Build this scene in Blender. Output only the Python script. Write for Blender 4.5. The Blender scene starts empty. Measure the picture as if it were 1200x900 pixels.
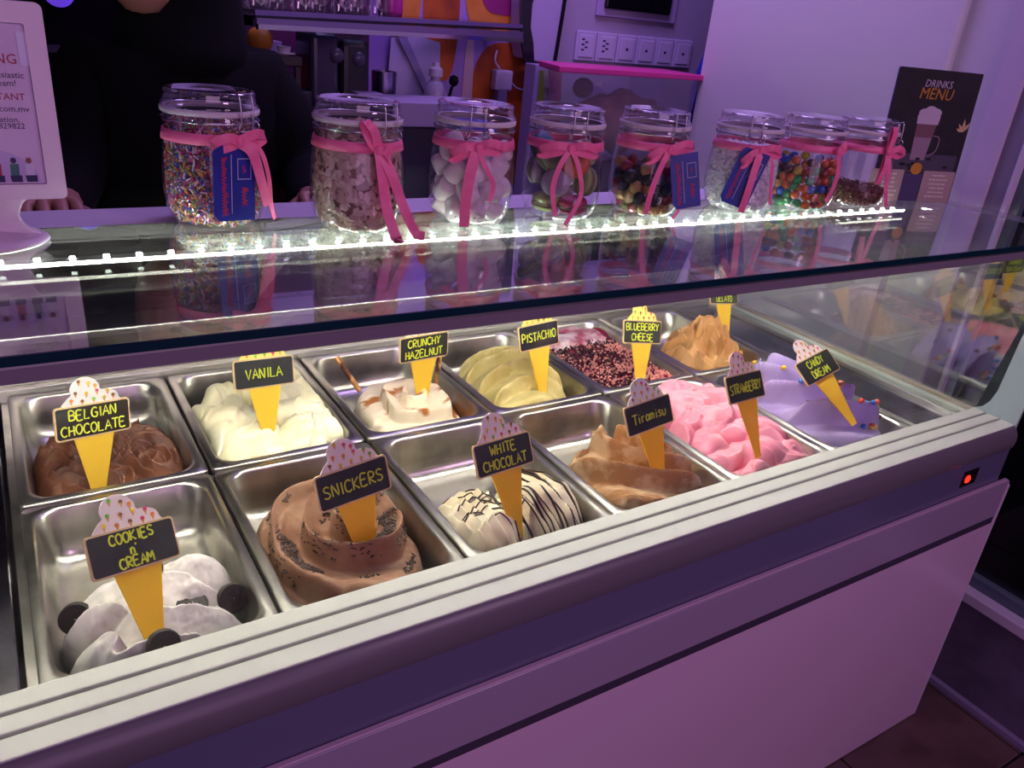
import bpy, bmesh, math, random
import numpy as np
from mathutils import Vector, Matrix
R = math.radians
sc = bpy.context.scene
col = sc.collection
random.seed(7)

# ------------------------------------------------------------------ camera
CAMLOC = (0.0447, -0.7218, 0.6660)
YAW, PIT, ROLL = 0.5949, -0.4328, 0.1027
F = Vector((math.sin(YAW) * math.cos(PIT), math.cos(YAW) * math.cos(PIT), math.sin(PIT)))
R0 = F.cross(Vector((0, 0, 1))).normalized()
U0 = R0.cross(F)
R1 = R0 * math.cos(ROLL) + U0 * math.sin(ROLL)
U1 = -R0 * math.sin(ROLL) + U0 * math.cos(ROLL)
cam_d = bpy.data.cameras.new('camera')
cam = bpy.data.objects.new('camera', cam_d)
col.objects.link(cam)
cam.matrix_world = Matrix(((R1.x, U1.x, -F.x, CAMLOC[0]), (R1.y, U1.y, -F.y, CAMLOC[1]), (R1.z, U1.z, -F.z, CAMLOC[2]), (0, 0, 0, 1)))
cam_d.sensor_width = 36
cam_d.lens = 933.26 / 1200 * 36
cam_d.clip_start = 0.02
sc.camera = cam

# ------------------------------------------------------------------ world, lights, exposure
w = bpy.data.worlds.new('world'); sc.world = w; w.use_nodes = True
w.node_tree.nodes['Background'].inputs[0].default_value = (0.22, 0.13, 0.34, 1)
w.node_tree.nodes['Background'].inputs[1].default_value = 0.17
sc.view_settings.view_transform = 'Standard'
sc.view_settings.look = 'None'
sc.view_settings.gamma = 1
sc.view_settings.exposure = 0.45
sc.cycles.use_denoising = True
sc.cycles.transparent_max_bounces = 48
sc.cycles.max_bounces = 10
sc.cycles.caustics_reflective = False
sc.cycles.caustics_refractive = False

def area_light(name, loc, target, size, power, color, size_y=None):
    d = bpy.data.lights.new(name, 'AREA'); d.energy = power; d.color = color; d.size = size
    if size_y: d.shape = 'RECTANGLE'; d.size_y = size_y
    o = bpy.data.objects.new(name, d); col.objects.link(o); o.location = loc
    o.rotation_euler = (Vector(target) - Vector(loc)).to_track_quat('-Z', 'Y').to_euler()
    return o
# neon-coloured ceiling lamps of the shop, violet behind the counter; magenta fill added unseen for the front
area_light('wall_lamp_magenta', (0.1, -2.6, 0.75), (0.8, 0.0, 0.0), 1.8, 13, (0.86, 0.47, 0.92))
area_light('ceiling_lamp_violet', (1.25, 0.95, 1.9), (1.4, 1.4, 0.3), 0.7, 15, (0.54, 0.33, 0.95))
area_light('ceiling_lamp_pink', (1.5, -1.9, 1.6), (1.3, 0.4, 0.3), 0.6, 9, (0.86, 0.50, 0.85))

# ------------------------------------------------------------------ materials
def s2l(c):
    if isinstance(c, str):
        c = [int(c[i:i + 2], 16) / 255 for i in (0, 2, 4)]
    return tuple(x / 12.92 if x <= 0.04045 else ((x + 0.055) / 1.055) ** 2.4 for x in c) + (1,)
MATS = {}
def M(name, c, rough=0.5, metal=0.0, c2=None, scale=20.0, bump=0.0, bscale=60.0, emit=0.0, spec=0.5, lo=0.4, hi=0.6, sss=0.0, detail=4.0, coat=0.0, stretch=None, aniso=False):
    if name in MATS: return MATS[name]
    m = bpy.data.materials.new(name); m.use_nodes = True
    nt = m.node_tree; b = nt.nodes['Principled BSDF']
    b.inputs['Base Color'].default_value = s2l(c)
    b.inputs['Roughness'].default_value = rough
    b.inputs['Metallic'].default_value = metal
    b.inputs['Specular IOR Level'].default_value = spec
    if coat: b.inputs['Coat Weight'].default_value = coat; b.inputs['Coat Roughness'].default_value = 0.08
    if sss:
        b.inputs['Subsurface Weight'].default_value = sss
        b.inputs['Subsurface Radius'].default_value = (0.012, 0.008, 0.006)
        b.inputs['Subsurface Scale'].default_value = 0.5
    if emit:
        b.inputs['Emission Color'].default_value = s2l(c); b.inputs['Emission Strength'].default_value = emit
    tc = None
    if c2 or bump:
        tc = nt.nodes.new('ShaderNodeTexCoord'); src = tc.outputs['Object']
        if stretch:
            mp = nt.nodes.new('ShaderNodeMapping'); mp.inputs['Scale'].default_value = stretch
            nt.links.new(src, mp.inputs[0]); src = mp.outputs[0]
    if c2:
        n = nt.nodes.new('ShaderNodeTexNoise'); n.inputs['Scale'].default_value = scale; n.inputs['Detail'].default_value = detail
        nt.links.new(src, n.inputs['Vector'])
        r = nt.nodes.new('ShaderNodeValToRGB')
        r.color_ramp.elements[0].position = lo; r.color_ramp.elements[0].color = s2l(c)
        r.color_ramp.elements[1].position = hi; r.color_ramp.elements[1].color = s2l(c2)
        nt.links.new(n.outputs['Fac'], r.inputs[0]); nt.links.new(r.outputs[0], b.inputs['Base Color'])
    if bump:
        n = nt.nodes.new('ShaderNodeTexNoise'); n.inputs['Scale'].default_value = bscale; n.inputs['Detail'].default_value = 5
        nt.links.new(src, n.inputs['Vector'])
        bp = nt.nodes.new('ShaderNodeBump'); bp.inputs['Strength'].default_value = bump; bp.inputs['Distance'].default_value = 0.002
        nt.links.new(n.outputs['Fac'], bp.inputs['Height']); nt.links.new(bp.outputs[0], b.inputs['Normal'])
    MATS[name] = m
    return m

def acrylic(name, c, k=0.4, rough=0.4):
    """thin coloured acrylic that lets part of the light behind it shine through"""
    m = M(name, c, rough); nt = m.node_tree; b = nt.nodes['Principled BSDF']; out = nt.nodes['Material Output']
    t = nt.nodes.new('ShaderNodeBsdfTranslucent'); t.inputs[0].default_value = s2l(c)
    mx = nt.nodes.new('ShaderNodeMixShader'); mx.inputs[0].default_value = k
    nt.links.new(b.outputs[0], mx.inputs[1]); nt.links.new(t.outputs[0], mx.inputs[2]); nt.links.new(mx.outputs[0], out.inputs[0])
    return m
def glass(name, tint=(0.97, 0.98, 0.97), base=0.05, edge=0.9, power=4.0, rough=0.0, haze=0.0, hcol=(0.8, 0.85, 0.8), gl=(1, 1, 1)):
    """thin clear sheet: transparent, mirror-like towards grazing angles, optional fine haze"""
    if name in MATS: return MATS[name]
    m = bpy.data.materials.new(name); m.use_nodes = True; nt = m.node_tree
    nt.nodes.remove(nt.nodes['Principled BSDF']); out = nt.nodes['Material Output']
    t = nt.nodes.new('ShaderNodeBsdfTransparent'); t.inputs[0].default_value = (*tint, 1)
    g = nt.nodes.new('ShaderNodeBsdfGlossy'); g.inputs['Roughness'].default_value = rough; g.inputs[0].default_value = (*gl, 1)
    lw = nt.nodes.new('ShaderNodeLayerWeight')
    p = nt.nodes.new('ShaderNodeMath'); p.operation = 'POWER'; p.inputs[1].default_value = power
    nt.links.new(lw.outputs['Facing'], p.inputs[0])
    ma = nt.nodes.new('ShaderNodeMath'); ma.operation = 'MULTIPLY_ADD'; ma.inputs[1].default_value = edge - base; ma.inputs[2].default_value = base
    nt.links.new(p.outputs[0], ma.inputs[0])
    mx = nt.nodes.new('ShaderNodeMixShader')
    nt.links.new(ma.outputs[0], mx.inputs[0]); nt.links.new(t.outputs[0], mx.inputs[1]); nt.links.new(g.outputs[0], mx.inputs[2])
    last = mx
    if haze:
        d = nt.nodes.new('ShaderNodeBsdfDiffuse'); d.inputs[0].default_value = (*hcol, 1)
        tr = nt.nodes.new('ShaderNodeBsdfTranslucent'); tr.inputs[0].default_value = (*hcol, 1)
        ad = nt.nodes.new('ShaderNodeMixShader'); nt.links.new(d.outputs[0], ad.inputs[1]); nt.links.new(tr.outputs[0], ad.inputs[2])
        tc = nt.nodes.new('ShaderNodeTexCoord'); n = nt.nodes.new('ShaderNodeTexNoise'); n.inputs['Scale'].default_value = 320; n.inputs['Detail'].default_value = 6
        nt.links.new(tc.outputs['Object'], n.inputs['Vector'])
        mr = nt.nodes.new('ShaderNodeMapRange'); mr.inputs['From Min'].default_value = 0.35; mr.inputs['From Max'].default_value = 0.7
        mr.inputs['To Max'].default_value = haze
        nt.links.new(n.outputs['Fac'], mr.inputs['Value'])
        m2 = nt.nodes.new('ShaderNodeMixShader'); nt.links.new(mr.outputs[0], m2.inputs[0])
        nt.links.new(mx.outputs[0], m2.inputs[1]); nt.links.new(ad.outputs[0], m2.inputs[2]); last = m2
    nt.links.new(last.outputs[0], out.inputs[0])
    MATS[name] = m
    return m

# ------------------------------------------------------------------ mesh helpers
class MB:
    def __init__(s): s.v = []; s.f = []; s.mi = []
    def add(s, v, f, mi=0):
        o = len(s.v); s.v += [tuple(x) for x in v]; s.f += [tuple(i + o for i in q) for q in f]; s.mi += [mi] * len(f); return s
    def box(s, x0, x1, y0, y1, z0, z1, mi=0, mat=None):
        v = [(x, y, z) for z in (z0, z1) for y in (y0, y1) for x in (x0, x1)]
        if mat is not None: v = [mat @ Vector(q) for q in v]
        return s.add(v, [(0, 2, 3, 1), (4, 5, 7, 6), (0, 1, 5, 4), (2, 6, 7, 3), (0, 4, 6, 2), (1, 3, 7, 5)], mi)
    def lathe(s, prof, n=32, c=(0, 0, 0), mi=0, cap0=False, cap1=False, mat=None):
        v = []; f = []
        for r, z in prof:
            for k in range(n):
                a = 2 * math.pi * k / n
                q = Vector((c[0] + r * math.cos(a), c[1] + r * math.sin(a), c[2] + z))
                v.append(mat @ q if mat is not None else q)
        for i in range(len(prof) - 1):
            for k in range(n):
                k2 = (k + 1) % n
                f.append((i * n + k, i * n + k2, (i + 1) * n + k2, (i + 1) * n + k))
        if cap0: f.append(tuple(reversed(range(n))))
        if cap1: f.append(tuple(range((len(prof) - 1) * n, len(prof) * n)))
        return s.add(v, f, mi)
    def tube(s, pts, r, n=8, mi=0, caps=True, closed=False):
        pts = [Vector(q) for q in pts]; m = len(pts); v = []; f = []
        rr = r if hasattr(r, '__len__') else [r] * m
        prev = None
        for i, q in enumerate(pts):
            if closed: t = pts[(i + 1) % m] - pts[i - 1]
            else: t = pts[min(i + 1, m - 1)] - pts[max(i - 1, 0)]
            t = t.normalized() if t.length > 1e-9 else Vector((0, 0, 1))
            if prev is None:
                a = t.cross(Vector((0, 0, 1)))
                if a.length < 1e-3: a = t.cross(Vector((1, 0, 0)))
            else: a = prev - t * prev.dot(t)
            a = a.normalized() if a.length > 1e-9 else Vector((1, 0, 0)); prev = a
            b = t.cross(a)
            for k in range(n):
                h = 2 * math.pi * k / n
                v.append(q + (a * math.cos(h) + b * math.sin(h)) * rr[i])
        for i in range(m if closed else m - 1):
            j = (i + 1) % m
            for k in range(n):
                k2 = (k + 1) % n
                f.append((i * n + k, i * n + k2, j * n + k2, j * n + k))
        if caps and not closed: f.append(tuple(reversed(range(n)))); f.append(tuple(range((m - 1) * n, m * n)))
        return s.add(v, f, mi)
    def prism(s, poly, depth, o=(0, 0, 0), ex=(1, 0, 0), ey=(0, 0, 1), mi=0):
        """polygon (u,v) in the plane ex,ey at o, thickened by depth along ex x ey"""
        o = Vector(o); ex = Vector(ex); ey = Vector(ey); nz = ex.cross(ey).normalized(); n = len(poly)
        v = [o + ex * a + ey * b for a, b in poly] + [o + ex * a + ey * b + nz * depth for a, b in poly]
        f = [tuple(reversed(range(n))), tuple(range(n, 2 * n))] + [(i, (i + 1) % n, n + (i + 1) % n, n + i) for i in range(n)]
        return s.add(v, f, mi)
    def ribbon(s, pts, width, nrm, th=0.0007, mi=0, widths=None):
        pts = [Vector(q) for q in pts]; m = len(pts); v = []; f = []
        for i, q in enumerate(pts):
            t = (pts[min(i + 1, m - 1)] - pts[max(i - 1, 0)]).normalized()
            nn = Vector(nrm[i] if hasattr(nrm[0], '__len__') else nrm)
            b = t.cross(nn)
            b = b.normalized() if b.length > 1e-6 else Vector((0, 0, 1))
            nn = b.cross(t).normalized()
            ww = (widths[i] if widths else width) / 2
            v += [q - b * ww - nn * th, q + b * ww - nn * th, q + b * ww + nn * th, q - b * ww + nn * th]
        for i in range(m - 1):
            for k in range(4):
                k2 = (k + 1) % 4
                f.append((i * 4 + k, i * 4 + k2, (i + 1) * 4 + k2, (i + 1) * 4 + k))
        f.append((3, 2, 1, 0)); e = (m - 1) * 4; f.append((e, e + 1, e + 2, e + 3))
        return s.add(v, f, mi)
    def mesh(s, name, mats, smooth=False):
        me = bpy.data.meshes.new(name); me.from_pydata(s.v, [], s.f)
        for mm in (mats if isinstance(mats, (list, tuple)) else [mats]): me.materials.append(mm)
        if any(s.mi): me.polygons.foreach_set('material_index', s.mi)
        if smooth: me.polygons.foreach_set('use_smooth', [True] * len(me.polygons))
        me.update(); return me

def link(name, me, parent=None, loc=None):
    o = bpy.data.objects.new(name, me); col.objects.link(o)
    if parent is not None: o.parent = parent
    if loc is not None: o.location = loc
    return o
def build(name, mb, mats, parent=None, smooth=False, bevel=0.0, seg=2, loc=None, auto=None, subsurf=0):
    me = mb.mesh(name, mats, smooth)
    if bevel:
        bm = bmesh.new(); bm.from_mesh(me)
        bmesh.ops.remove_doubles(bm, verts=bm.verts, dist=1e-6)
        eds = [e for e in bm.edges if len(e.link_faces) == 2 and e.calc_face_angle(0) > 0.5]
        bmesh.ops.bevel(bm, geom=eds, offset=bevel, segments=seg, affect='EDGES', profile=0.5, clamp_overlap=True)
        bm.to_mesh(me); bm.free()
        if smooth: me.polygons.foreach_set('use_smooth', [True] * len(me.polygons))
    o = link(name, me, parent, loc)
    if auto is not None:
        me.polygons.foreach_set('use_smooth', [True] * len(me.polygons)); me.set_sharp_from_angle(angle=R(auto))
    if subsurf:
        md = o.modifiers.new('sub', 'SUBSURF'); md.levels = subsurf; md.render_levels = subsurf
    return o
def tag(o, label, cat, group=None):
    o['label'] = label; o['category'] = cat
    if group: o['group'] = group
    return o
def thing(name, label, cat, loc=(0, 0, 0), group=None, rotz=0.0):
    o = bpy.data.objects.new(name, None); col.objects.link(o); o.location = loc; o.rotation_euler = (0, 0, rotz)
    o.empty_display_size = 0.05
    return tag(o, label, cat, group)
def struct(o): o['kind'] = 'structure'; return o
def catmull(pts, n=6, closed=False):
    P = [Vector(q) for q in pts]; m = len(P); out = []
    rng = range(m) if closed else range(m - 1)
    for i in rng:
        if closed: p0, p1, p2, p3 = P[i - 1], P[i], P[(i + 1) % m], P[(i + 2) % m]
        else: p0, p1, p2, p3 = P[max(i - 1, 0)], P[i], P[i + 1], P[min(i + 2, m - 1)]
        for k in range(n):
            t = k / n
            out.append(0.5 * ((2 * p1) + (p2 - p0) * t + (2 * p0 - 5 * p1 + 4 * p2 - p3) * t * t + (3 * p1 - p0 - 3 * p2 + p3) * t ** 3))
    if not closed: out.append(P[-1])
    return out
def rrect(x0, x1, y0, y1, r, n=5):
    out = []
    for cx, cy, a0 in ((x1 - r, y1 - r, 0), (x0 + r, y1 - r, 90), (x0 + r, y0 + r, 180), (x1 - r, y0 + r, 270)):
        for k in range(n + 1):
            a = R(a0 + 90 * k / n); out.append((cx + r * math.cos(a), cy + r * math.sin(a)))
    return out
def text_mesh(name, body, size, mat, parent, o, ex, ey, align='LEFT', ext=0.0003, shear=0.0, bold=0.0):
    """printed lettering: flat extruded glyphs lying in the plane ex,ey at o"""
    c = bpy.data.curves.new(name, 'FONT'); c.body = body; c.size = size; c.extrude = ext; c.align_x = align; c.shear = shear; c.offset = bold
    c.resolution_u = 2
    tmp = bpy.data.objects.new('t', c); col.objects.link(tmp)
    dg = bpy.context.evaluated_depsgraph_get(); me = bpy.data.meshes.new_from_object(tmp.evaluated_get(dg))
    bpy.data.objects.remove(tmp); bpy.data.curves.remove(c)
    me.name = name; me.materials.clear(); me.materials.append(mat)
    ex = Vector(ex).normalized(); ey = Vector(ey).normalized(); ez = ex.cross(ey)
    me.transform(Matrix(((ex.x, ey.x, ez.x, o[0]), (ex.y, ey.y, ez.y, o[1]), (ex.z, ey.z, ez.z, o[2]), (0, 0, 0, 1))))
    return link(name, me, parent)

# hand-lettering: letters as strokes in a 0.7 x 1 cell
GL = {
 'A': [[(0, 0), (.3, 1), (.62, 0)], [(.12, .38), (.5, .38)]], 'B': [[(.05, 0), (.05, 1), (.45, .95), (.5, .7), (.4, .55), (.08, .52)], [(.08, .52), (.5, .45), (.58, .2), (.42, .02), (.05, 0)]],
 'C': [[(.58, .85), (.4, 1), (.15, .88), (.03, .5), (.14, .12), (.38, 0), (.58, .14)]], 'D': [[(.05, 0), (.05, 1), (.35, .95), (.58, .7), (.58, .3), (.36, .04), (.05, 0)]],
 'E': [[(.55, 1), (.05, 1), (.05, 0), (.58, 0)], [(.05, .52), (.45, .54)]], 'G': [[(.58, .85), (.4, 1), (.15, .88), (.03, .5), (.14, .12), (.38, 0), (.57, .1), (.57, .45), (.36, .45)]],
 'H': [[(.05, 1), (.05, 0)], [(.55, 1), (.55, 0)], [(.05, .5), (.55, .52)]], 'I': [[(.2, 1), (.2, 0)]], 'K': [[(.05, 1), (.05, 0)], [(.55, 1), (.08, .45), (.58, 0)]],
 'L': [[(.08, 1), (.05, 0), (.52, .02)]], 'M': [[(0, 0), (.06, 1), (.32, .4), (.58, 1), (.66, 0)]], 'N': [[(.05, 0), (.06, 1), (.54, 0), (.56, 1)]],
 'O': [[(.3, 1), (.06, .8), (.02, .4), (.2, .02), (.45, .06), (.6, .5), (.5, .9), (.3, 1)]], 'P': [[(.08, 0), (.06, 1), (.45, .97), (.56, .75), (.4, .5), (.08, .48)]],
 'R': [[(.06, 0), (.06, 1), (.45, .97), (.54, .76), (.4, .54), (.08, .5), (.58, 0)]], 'S': [[(.55, .86), (.35, 1), (.1, .88), (.12, .62), (.46, .42), (.54, .16), (.3, 0), (.04, .12)]],
 'T': [[(0, 1), (.62, 1)], [(.31, 1), (.3, 0)]], 'U': [[(.05, 1), (.06, .2), (.28, 0), (.52, .2), (.55, 1)]], 'V': [[(.02, 1), (.28, 0), (.58, 1)]],
 'W': [[(0, 1), (.15, 0), (.33, .7), (.5, 0), (.68, 1)]], 'Y': [[(.02, 1), (.3, .5), (.58, 1)], [(.3, .5), (.28, 0)]], 'Z': [[(.04, 1), (.56, 1), (.04, 0), (.6, .02)]],
 'i': [[(.15, .6), (.15, 0)], [(.15, .82), (.16, .88)]], 'r': [[(.08, .6), (.08, 0)], [(.08, .4), (.25, .6), (.42, .56)]], 'a': [[(.45, .55), (.2, .6), (.05, .3), (.2, .02), (.44, .2), (.46, .6), (.5, 0)]],
 'm': [[(.04, .6), (.05, 0)], [(.05, .4), (.2, .6), (.3, .4), (.3, 0)], [(.3, .4), (.46, .6), (.57, .4), (.58, 0)]], 's': [[(.42, .55), (.2, .62), (.1, .45), (.38, .25), (.35, .05), (.06, .03)]],
 'u': [[(.06, .6), (.08, .12), (.25, 0), (.44, .2), (.46, .6)]], 'n': [[(.05, .62), (.06, 0)], [(.06, .42), (.24, .62), (.42, .42), (.44, 0)]], "'": [[(.1, 1), (.06, .8)]], ' ': []}
def strokes(mb, text, cx, y0, h, wmax, off, rng, thick):
    adv = []
    for ch in text: adv.append(0.42 if ch in "Ii'" else (0.58 if ch in 'rasun' else (0.8 if ch in 'MWm' else 0.72)))
    tot = sum(adv) * h; s = min(1.0, wmax / tot)
    x = cx - tot * s / 2
    for ch, a in zip(text, adv):
        dy = rng.uniform(-.05, .05) * h
        for st in GL[ch]:
            p = [Vector((x + q[0] * h * s + rng.uniform(-.02, .02) * h, -off, y0 + dy + q[1] * h)) for q in st]
            if len(p) > 3: p = catmull(p, 3)
            mb.ribbon(p, thick, (0, -1, 0), 0.0003)
        x += a * h * s
# ================================================================== room
P, D = 0.252, 0.3669
FZ = -0.78
def wparent(o, par):
    o.parent = par; o.matrix_parent_inverse = Matrix.Translation(-Vector(par.location)); return o
def wb(name, mb, mats, par, **k):
    return wparent(build(name, mb, mats, None, **k), par)

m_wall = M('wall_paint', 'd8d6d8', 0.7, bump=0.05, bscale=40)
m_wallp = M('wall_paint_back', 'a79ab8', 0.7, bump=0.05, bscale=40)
m_trimw = M('window_paint', 'cfc3d6', 0.45)
m_trimd = M('window_paint_grey', '8a7f96', 0.5)
m_dark = M('dark_cabinet_paint', '100e14', 0.8, spec=.15)
m_tile = M('floor_tile_brown', '6a5350', 0.45, c2='55423f', scale=6, bump=0.1, bscale=30)
m_grout = M('floor_grout', '2a2124', 0.9)

fl = struct(build('floor', MB().box(-3, 4, -3, 2.2, FZ - 0.06, FZ - 0.006), m_grout))
tile_me = None
for i in range(7):
    for j in range(6):
        x0 = 0.52 + i * 0.405 - 0.27; y0 = -1.53 + j * 0.305 + 0.02
        if tile_me is None:
            t = build('floor_tile', MB().box(0, 0.40, 0, 0.30, -0.006, 0), m_tile, fl, bevel=0.002, seg=1); tile_me = t.data
        else: t = link('floor_tile', tile_me, fl)
        t.location = (x0, y0, FZ)

WX = 1.88
wr = struct(build('wall_right', MB().box(WX, WX + 0.14, 0.40, 1.155, FZ, 2.1).box(WX + 0.03, WX + 0.14, 0.275, 0.40, FZ, 2.1), m_wall))
build('wall_dado', MB().box(WX + 0.005, WX + 0.14, -3, 0.275, FZ, -0.515), M('dado_tile', '6b6076', 0.5, c2='5d5368', scale=14, bump=.1), wr)  # wall below the sill in a darker tone
w1 = struct(build('window_1', MB().box(WX, WX + 0.10, 0.222, 0.275, -0.515, 2.1), m_trimw))
build('window_frame', MB().box(WX + 0.012, WX + 0.09, 0.180, 0.222, -0.515, 2.1), m_trimd, w1)
build('window_frame', MB().box(WX + 0.004, WX + 0.08, 0.170, 0.180, -0.50, 2.1), m_trimw, w1)
build('window_frame', MB().box(WX + 0.02, WX + 0.07, 0.150, 0.170, -0.455, 2.1), M('window_steel', '5a6672', 0.4), w1)
build('window_sill', MB().box(WX - 0.012, WX + 0.12, -3, 0.222, -0.515, -0.485), m_trimw, w1, bevel=0.004)
build('window_frame', MB().box(WX + 0.02, WX + 0.07, -3, 0.150, -0.485, -0.455), M('window_steel', '5a6672', 0.4), w1, bevel=0.003)
build('window_pane', MB().box(WX + 0.04, WX + 0.048, -3, 0.150, -0.455, 2.1), glass('window_glass', (0.55, 0.58, 0.56), 0.06, 0.8), w1)
struct(build('baseboard_right', MB().box(WX - 0.008, WX + 0.01, -3, 0.40, FZ, FZ + 0.02), M('baseboard_paint', '8d7fa0', 0.5), bevel=0.003))
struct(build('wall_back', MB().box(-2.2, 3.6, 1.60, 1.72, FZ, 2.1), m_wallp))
struct(build('ground', MB().box(2.02, 9, -6, 4, FZ - 0.3, FZ - 0.08), M('night_ground', '141a12', 0.95, c2='0c100b', scale=8)))
# hedge added outside to keep the window black
rng = random.Random(3)
hb = MB()
for k in range(900):
    c = Vector((2.9 + rng.uniform(-.12, .25), rng.uniform(-3.2, .2), rng.uniform(-.85, 1.6)))
    a = rng.uniform(0, 6.28); b = rng.uniform(-1, 1); s = rng.uniform(.03, .07)
    d1 = Vector((math.cos(a) * .3, math.sin(a), b)).normalized() * s; d2 = d1.cross(Vector((1, .3, .2))).normalized() * s * .45
    hb.add([c - d1, c + d2, c + d1, c - d2], [(0, 1, 2, 3)])
hg = thing('hedge', 'dark leafy hedge added to keep the right window black', 'hedge', (2.9, -0.8, FZ - 0.08))
wb('foliage', MB().box(2.95, 3.4, -3.3, .25, FZ - 0.08, 1.6), M('hedge_core', '0a0f09', 1.0), hg)
lf = wb('leaves', hb, M('hedge_leaf', '1c2a17', 0.8), hg); lf['kind'] = 'stuff'

# ================================================================== display case
XL, XR = -0.5, 1.70
m_rail = M('rail_aluminium', 'b9bbb2', 0.45, spec=0.35)
m_groove = M('rail_groove', '7a7478', 0.6)
m_lip = M('rail_lip', '6a626a', 0.35)
m_front = M('front_panel_grey', '5f5b78', 0.30, spec=0.5)
m_low = M('front_panel_white', 'd2b4cc', 0.25, spec=0.5)
m_lowband = M('front_band', '9c8aa4', 0.3)
m_steel = M('stainless_steel', 'c4c0b8', 0.30, metal=1.0, c2='a19e99', scale=12, bump=0.04, bscale=120)
m_plate = M('stainless_plate', 'a8a4ae', 0.16, metal=1.0, c2='8b8794', scale=9, detail=8, bump=0.05, bscale=50)
m_alu = M('aluminium', 'c9c8c4', 0.35, metal=1.0)
m_liner = M('case_liner', '8f8c90', 0.5)
m_ledge = M('ledge_white', 'd9d1df', 0.4)
case = thing('display_case', 'white and grey glass-topped gelato display case with lit interior', 'display case', (0.6, 0.35, FZ))
ZR = 0.02
for a, b in ((0.0, -0.0245), (-0.0295, -0.0525), (-0.0575, -0.085)):
    wb('rail_strip', MB().box(XL, 1.69, b, a, 0.006, ZR), m_rail, case, bevel=0.0015, seg=2, smooth=False)
wb('rail_base', MB().box(XL, 1.688, -0.084, -0.001, -0.03, 0.0145), m_groove, case)
lip = [(-0.085, 0.018), (-0.091, 0.014), (-0.097, 0.004), (-0.099, -0.010), (-0.097, -0.024), (-0.092, -0.032), (-0.085, -0.034)]
wb('rail_lip', MB().prism(lip, XR - 0.012 - XL, o=(XL, 0, 0), ex=(0, 1, 0), ey=(0, 0, 1)), m_lip, case, auto=40)
wb('front_panel', MB().box(XL, XR - 0.008, -0.092, -0.06, -0.115, -0.030), m_front, case)
wb('front_panel_lower_part', MB().box(XL, 1.72, -0.094, -0.03, FZ, -0.115), m_front, case)
sw = wb('switch_plate', MB().box(1.540, 1.590, -0.0945, -0.090, -0.085, -0.050), M('switch_black', '0b0a0c', 0.3), case, bevel=0.0015)
sl = build('switch_light', MB().lathe([(0.0005, 0.003), (0.006, 0.0025), (0.009, 0.0)], 20, mat=Matrix.Translation((1.556, -0.0945, -0.068)) @ Matrix.Rotation(R(90), 4, 'X')), M('switch_red', 'ff2a1c', 0.3, emit=1.6), sw, smooth=True)
# lower cover panel
wb('cover_panel', MB().prism([(XL, FZ + 0.005), (1.733, FZ + 0.005), (1.733, -0.125), (1.729, -0.112), (1.718, -0.105), (XL, -0.105)], 0.006, o=(0, -0.094, 0), ex=(1, 0, 0), ey=(0, 0, 1)), m_low, case)
wb('cover_band', MB().box(XL, 1.722, -0.1020, -0.0995, -0.196, -0.108), m_lowband, case, bevel=0.001, seg=1)
wb('cover_groove', MB().box(XL, 1.722, -0.1006, -0.0995, -0.214, -0.197), M('cover_shadow_gap', '3b3246', 0.5), case)  # dark strip paints in the shade of a gap; nothing is recessed
wb('cover_edge', MB().box(1.7332, 1.7375, -0.101, -0.092, FZ + 0.005, -0.122), M('cover_edge_white', 'cbbcd0', 0.3), case, bevel=0.001)
wb('side_panel', MB().box(XR - 0.02, 1.718, -0.06, 0.83, FZ + 0.005, -0.012), m_front, case)
wb('side_panel', MB().box(XL, XL + 0.02, -0.06, 0.83, FZ + 0.005, 0.02), m_front, case)
wb('back_panel', MB().box(XL, XR, 0.815, 0.83, FZ + 0.005, 0.06), m_front, case)
wb('well_floor', MB().box(XL + 0.02, XR - 0.02, -0.03, 0.815, -0.16, -0.14), m_liner, case)
wb('well_front', MB().box(XL + 0.02, XR - 0.02, -0.03, -0.001, -0.14, -0.03), m_liner, case)
# deck plates left and right of the pans, support bars between them
wb('deck_plate', MB().box(6 * P + 0.014, 1.655, -0.0, 2 * D + 0.01, -0.012, -0.004), m_plate, case, bevel=0.002)
wb('deck_plate', MB().box(XL + 0.02, -0.014, -0.0, 2 * D + 0.01, -0.012, -0.004), m_plate, case, bevel=0.002)
for i in range(7):
    wb('support_bar', MB().box(i * P - 0.008, i * P + 0.008, 0, 2 * D + 0.01, -0.03, -0.012), m_steel if i in (0, 6) else M('gap_dark', '16141a', 0.6), case)
wb('edge_strip', MB().box(6 * P + 0.001, 6 * P + 0.006, 0, 2 * D, -0.008, 0.001), m_alu, case)
wb('edge_strip', MB().box(6 * P + 0.010, 6 * P + 0.015, 0, 2 * D, -0.008, 0.000), m_alu, case)
wb('side_sill', MB().box(1.652, 1.664, 0, 0.80, -0.01, 0.004), m_alu, case, bevel=0.001)
wb('side_sill', MB().box(1.665, 1.684, 0, 0.80, -0.01, 0.010), M('sill_pale', 'a9b3a8', 0.4), case)
wb('side_sill', MB().box(1.685, 1.700, 0, 0.80, -0.01, 0.016), M('sill_cream', '9c9284', 0.45), case)
wb('rear_wall', MB().box(XL + 0.02, XR - 0.01, 2 * D + 0.012, 2 * D + 0.03, -0.03, 0.085), m_steel, case)
wb('rear_wall_cap', MB().box(XL + 0.02, XR - 0.01, 2 * D + 0.008, 0.825, 0.085, 0.10), m_alu, case, bevel=0.003)
wb('rear_strip', MB().box(XL + 0.02, XR - 0.01, 2 * D - 0.002, 2 * D + 0.012, -0.012, 0.012), m_alu, case, bevel=0.002)
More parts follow.
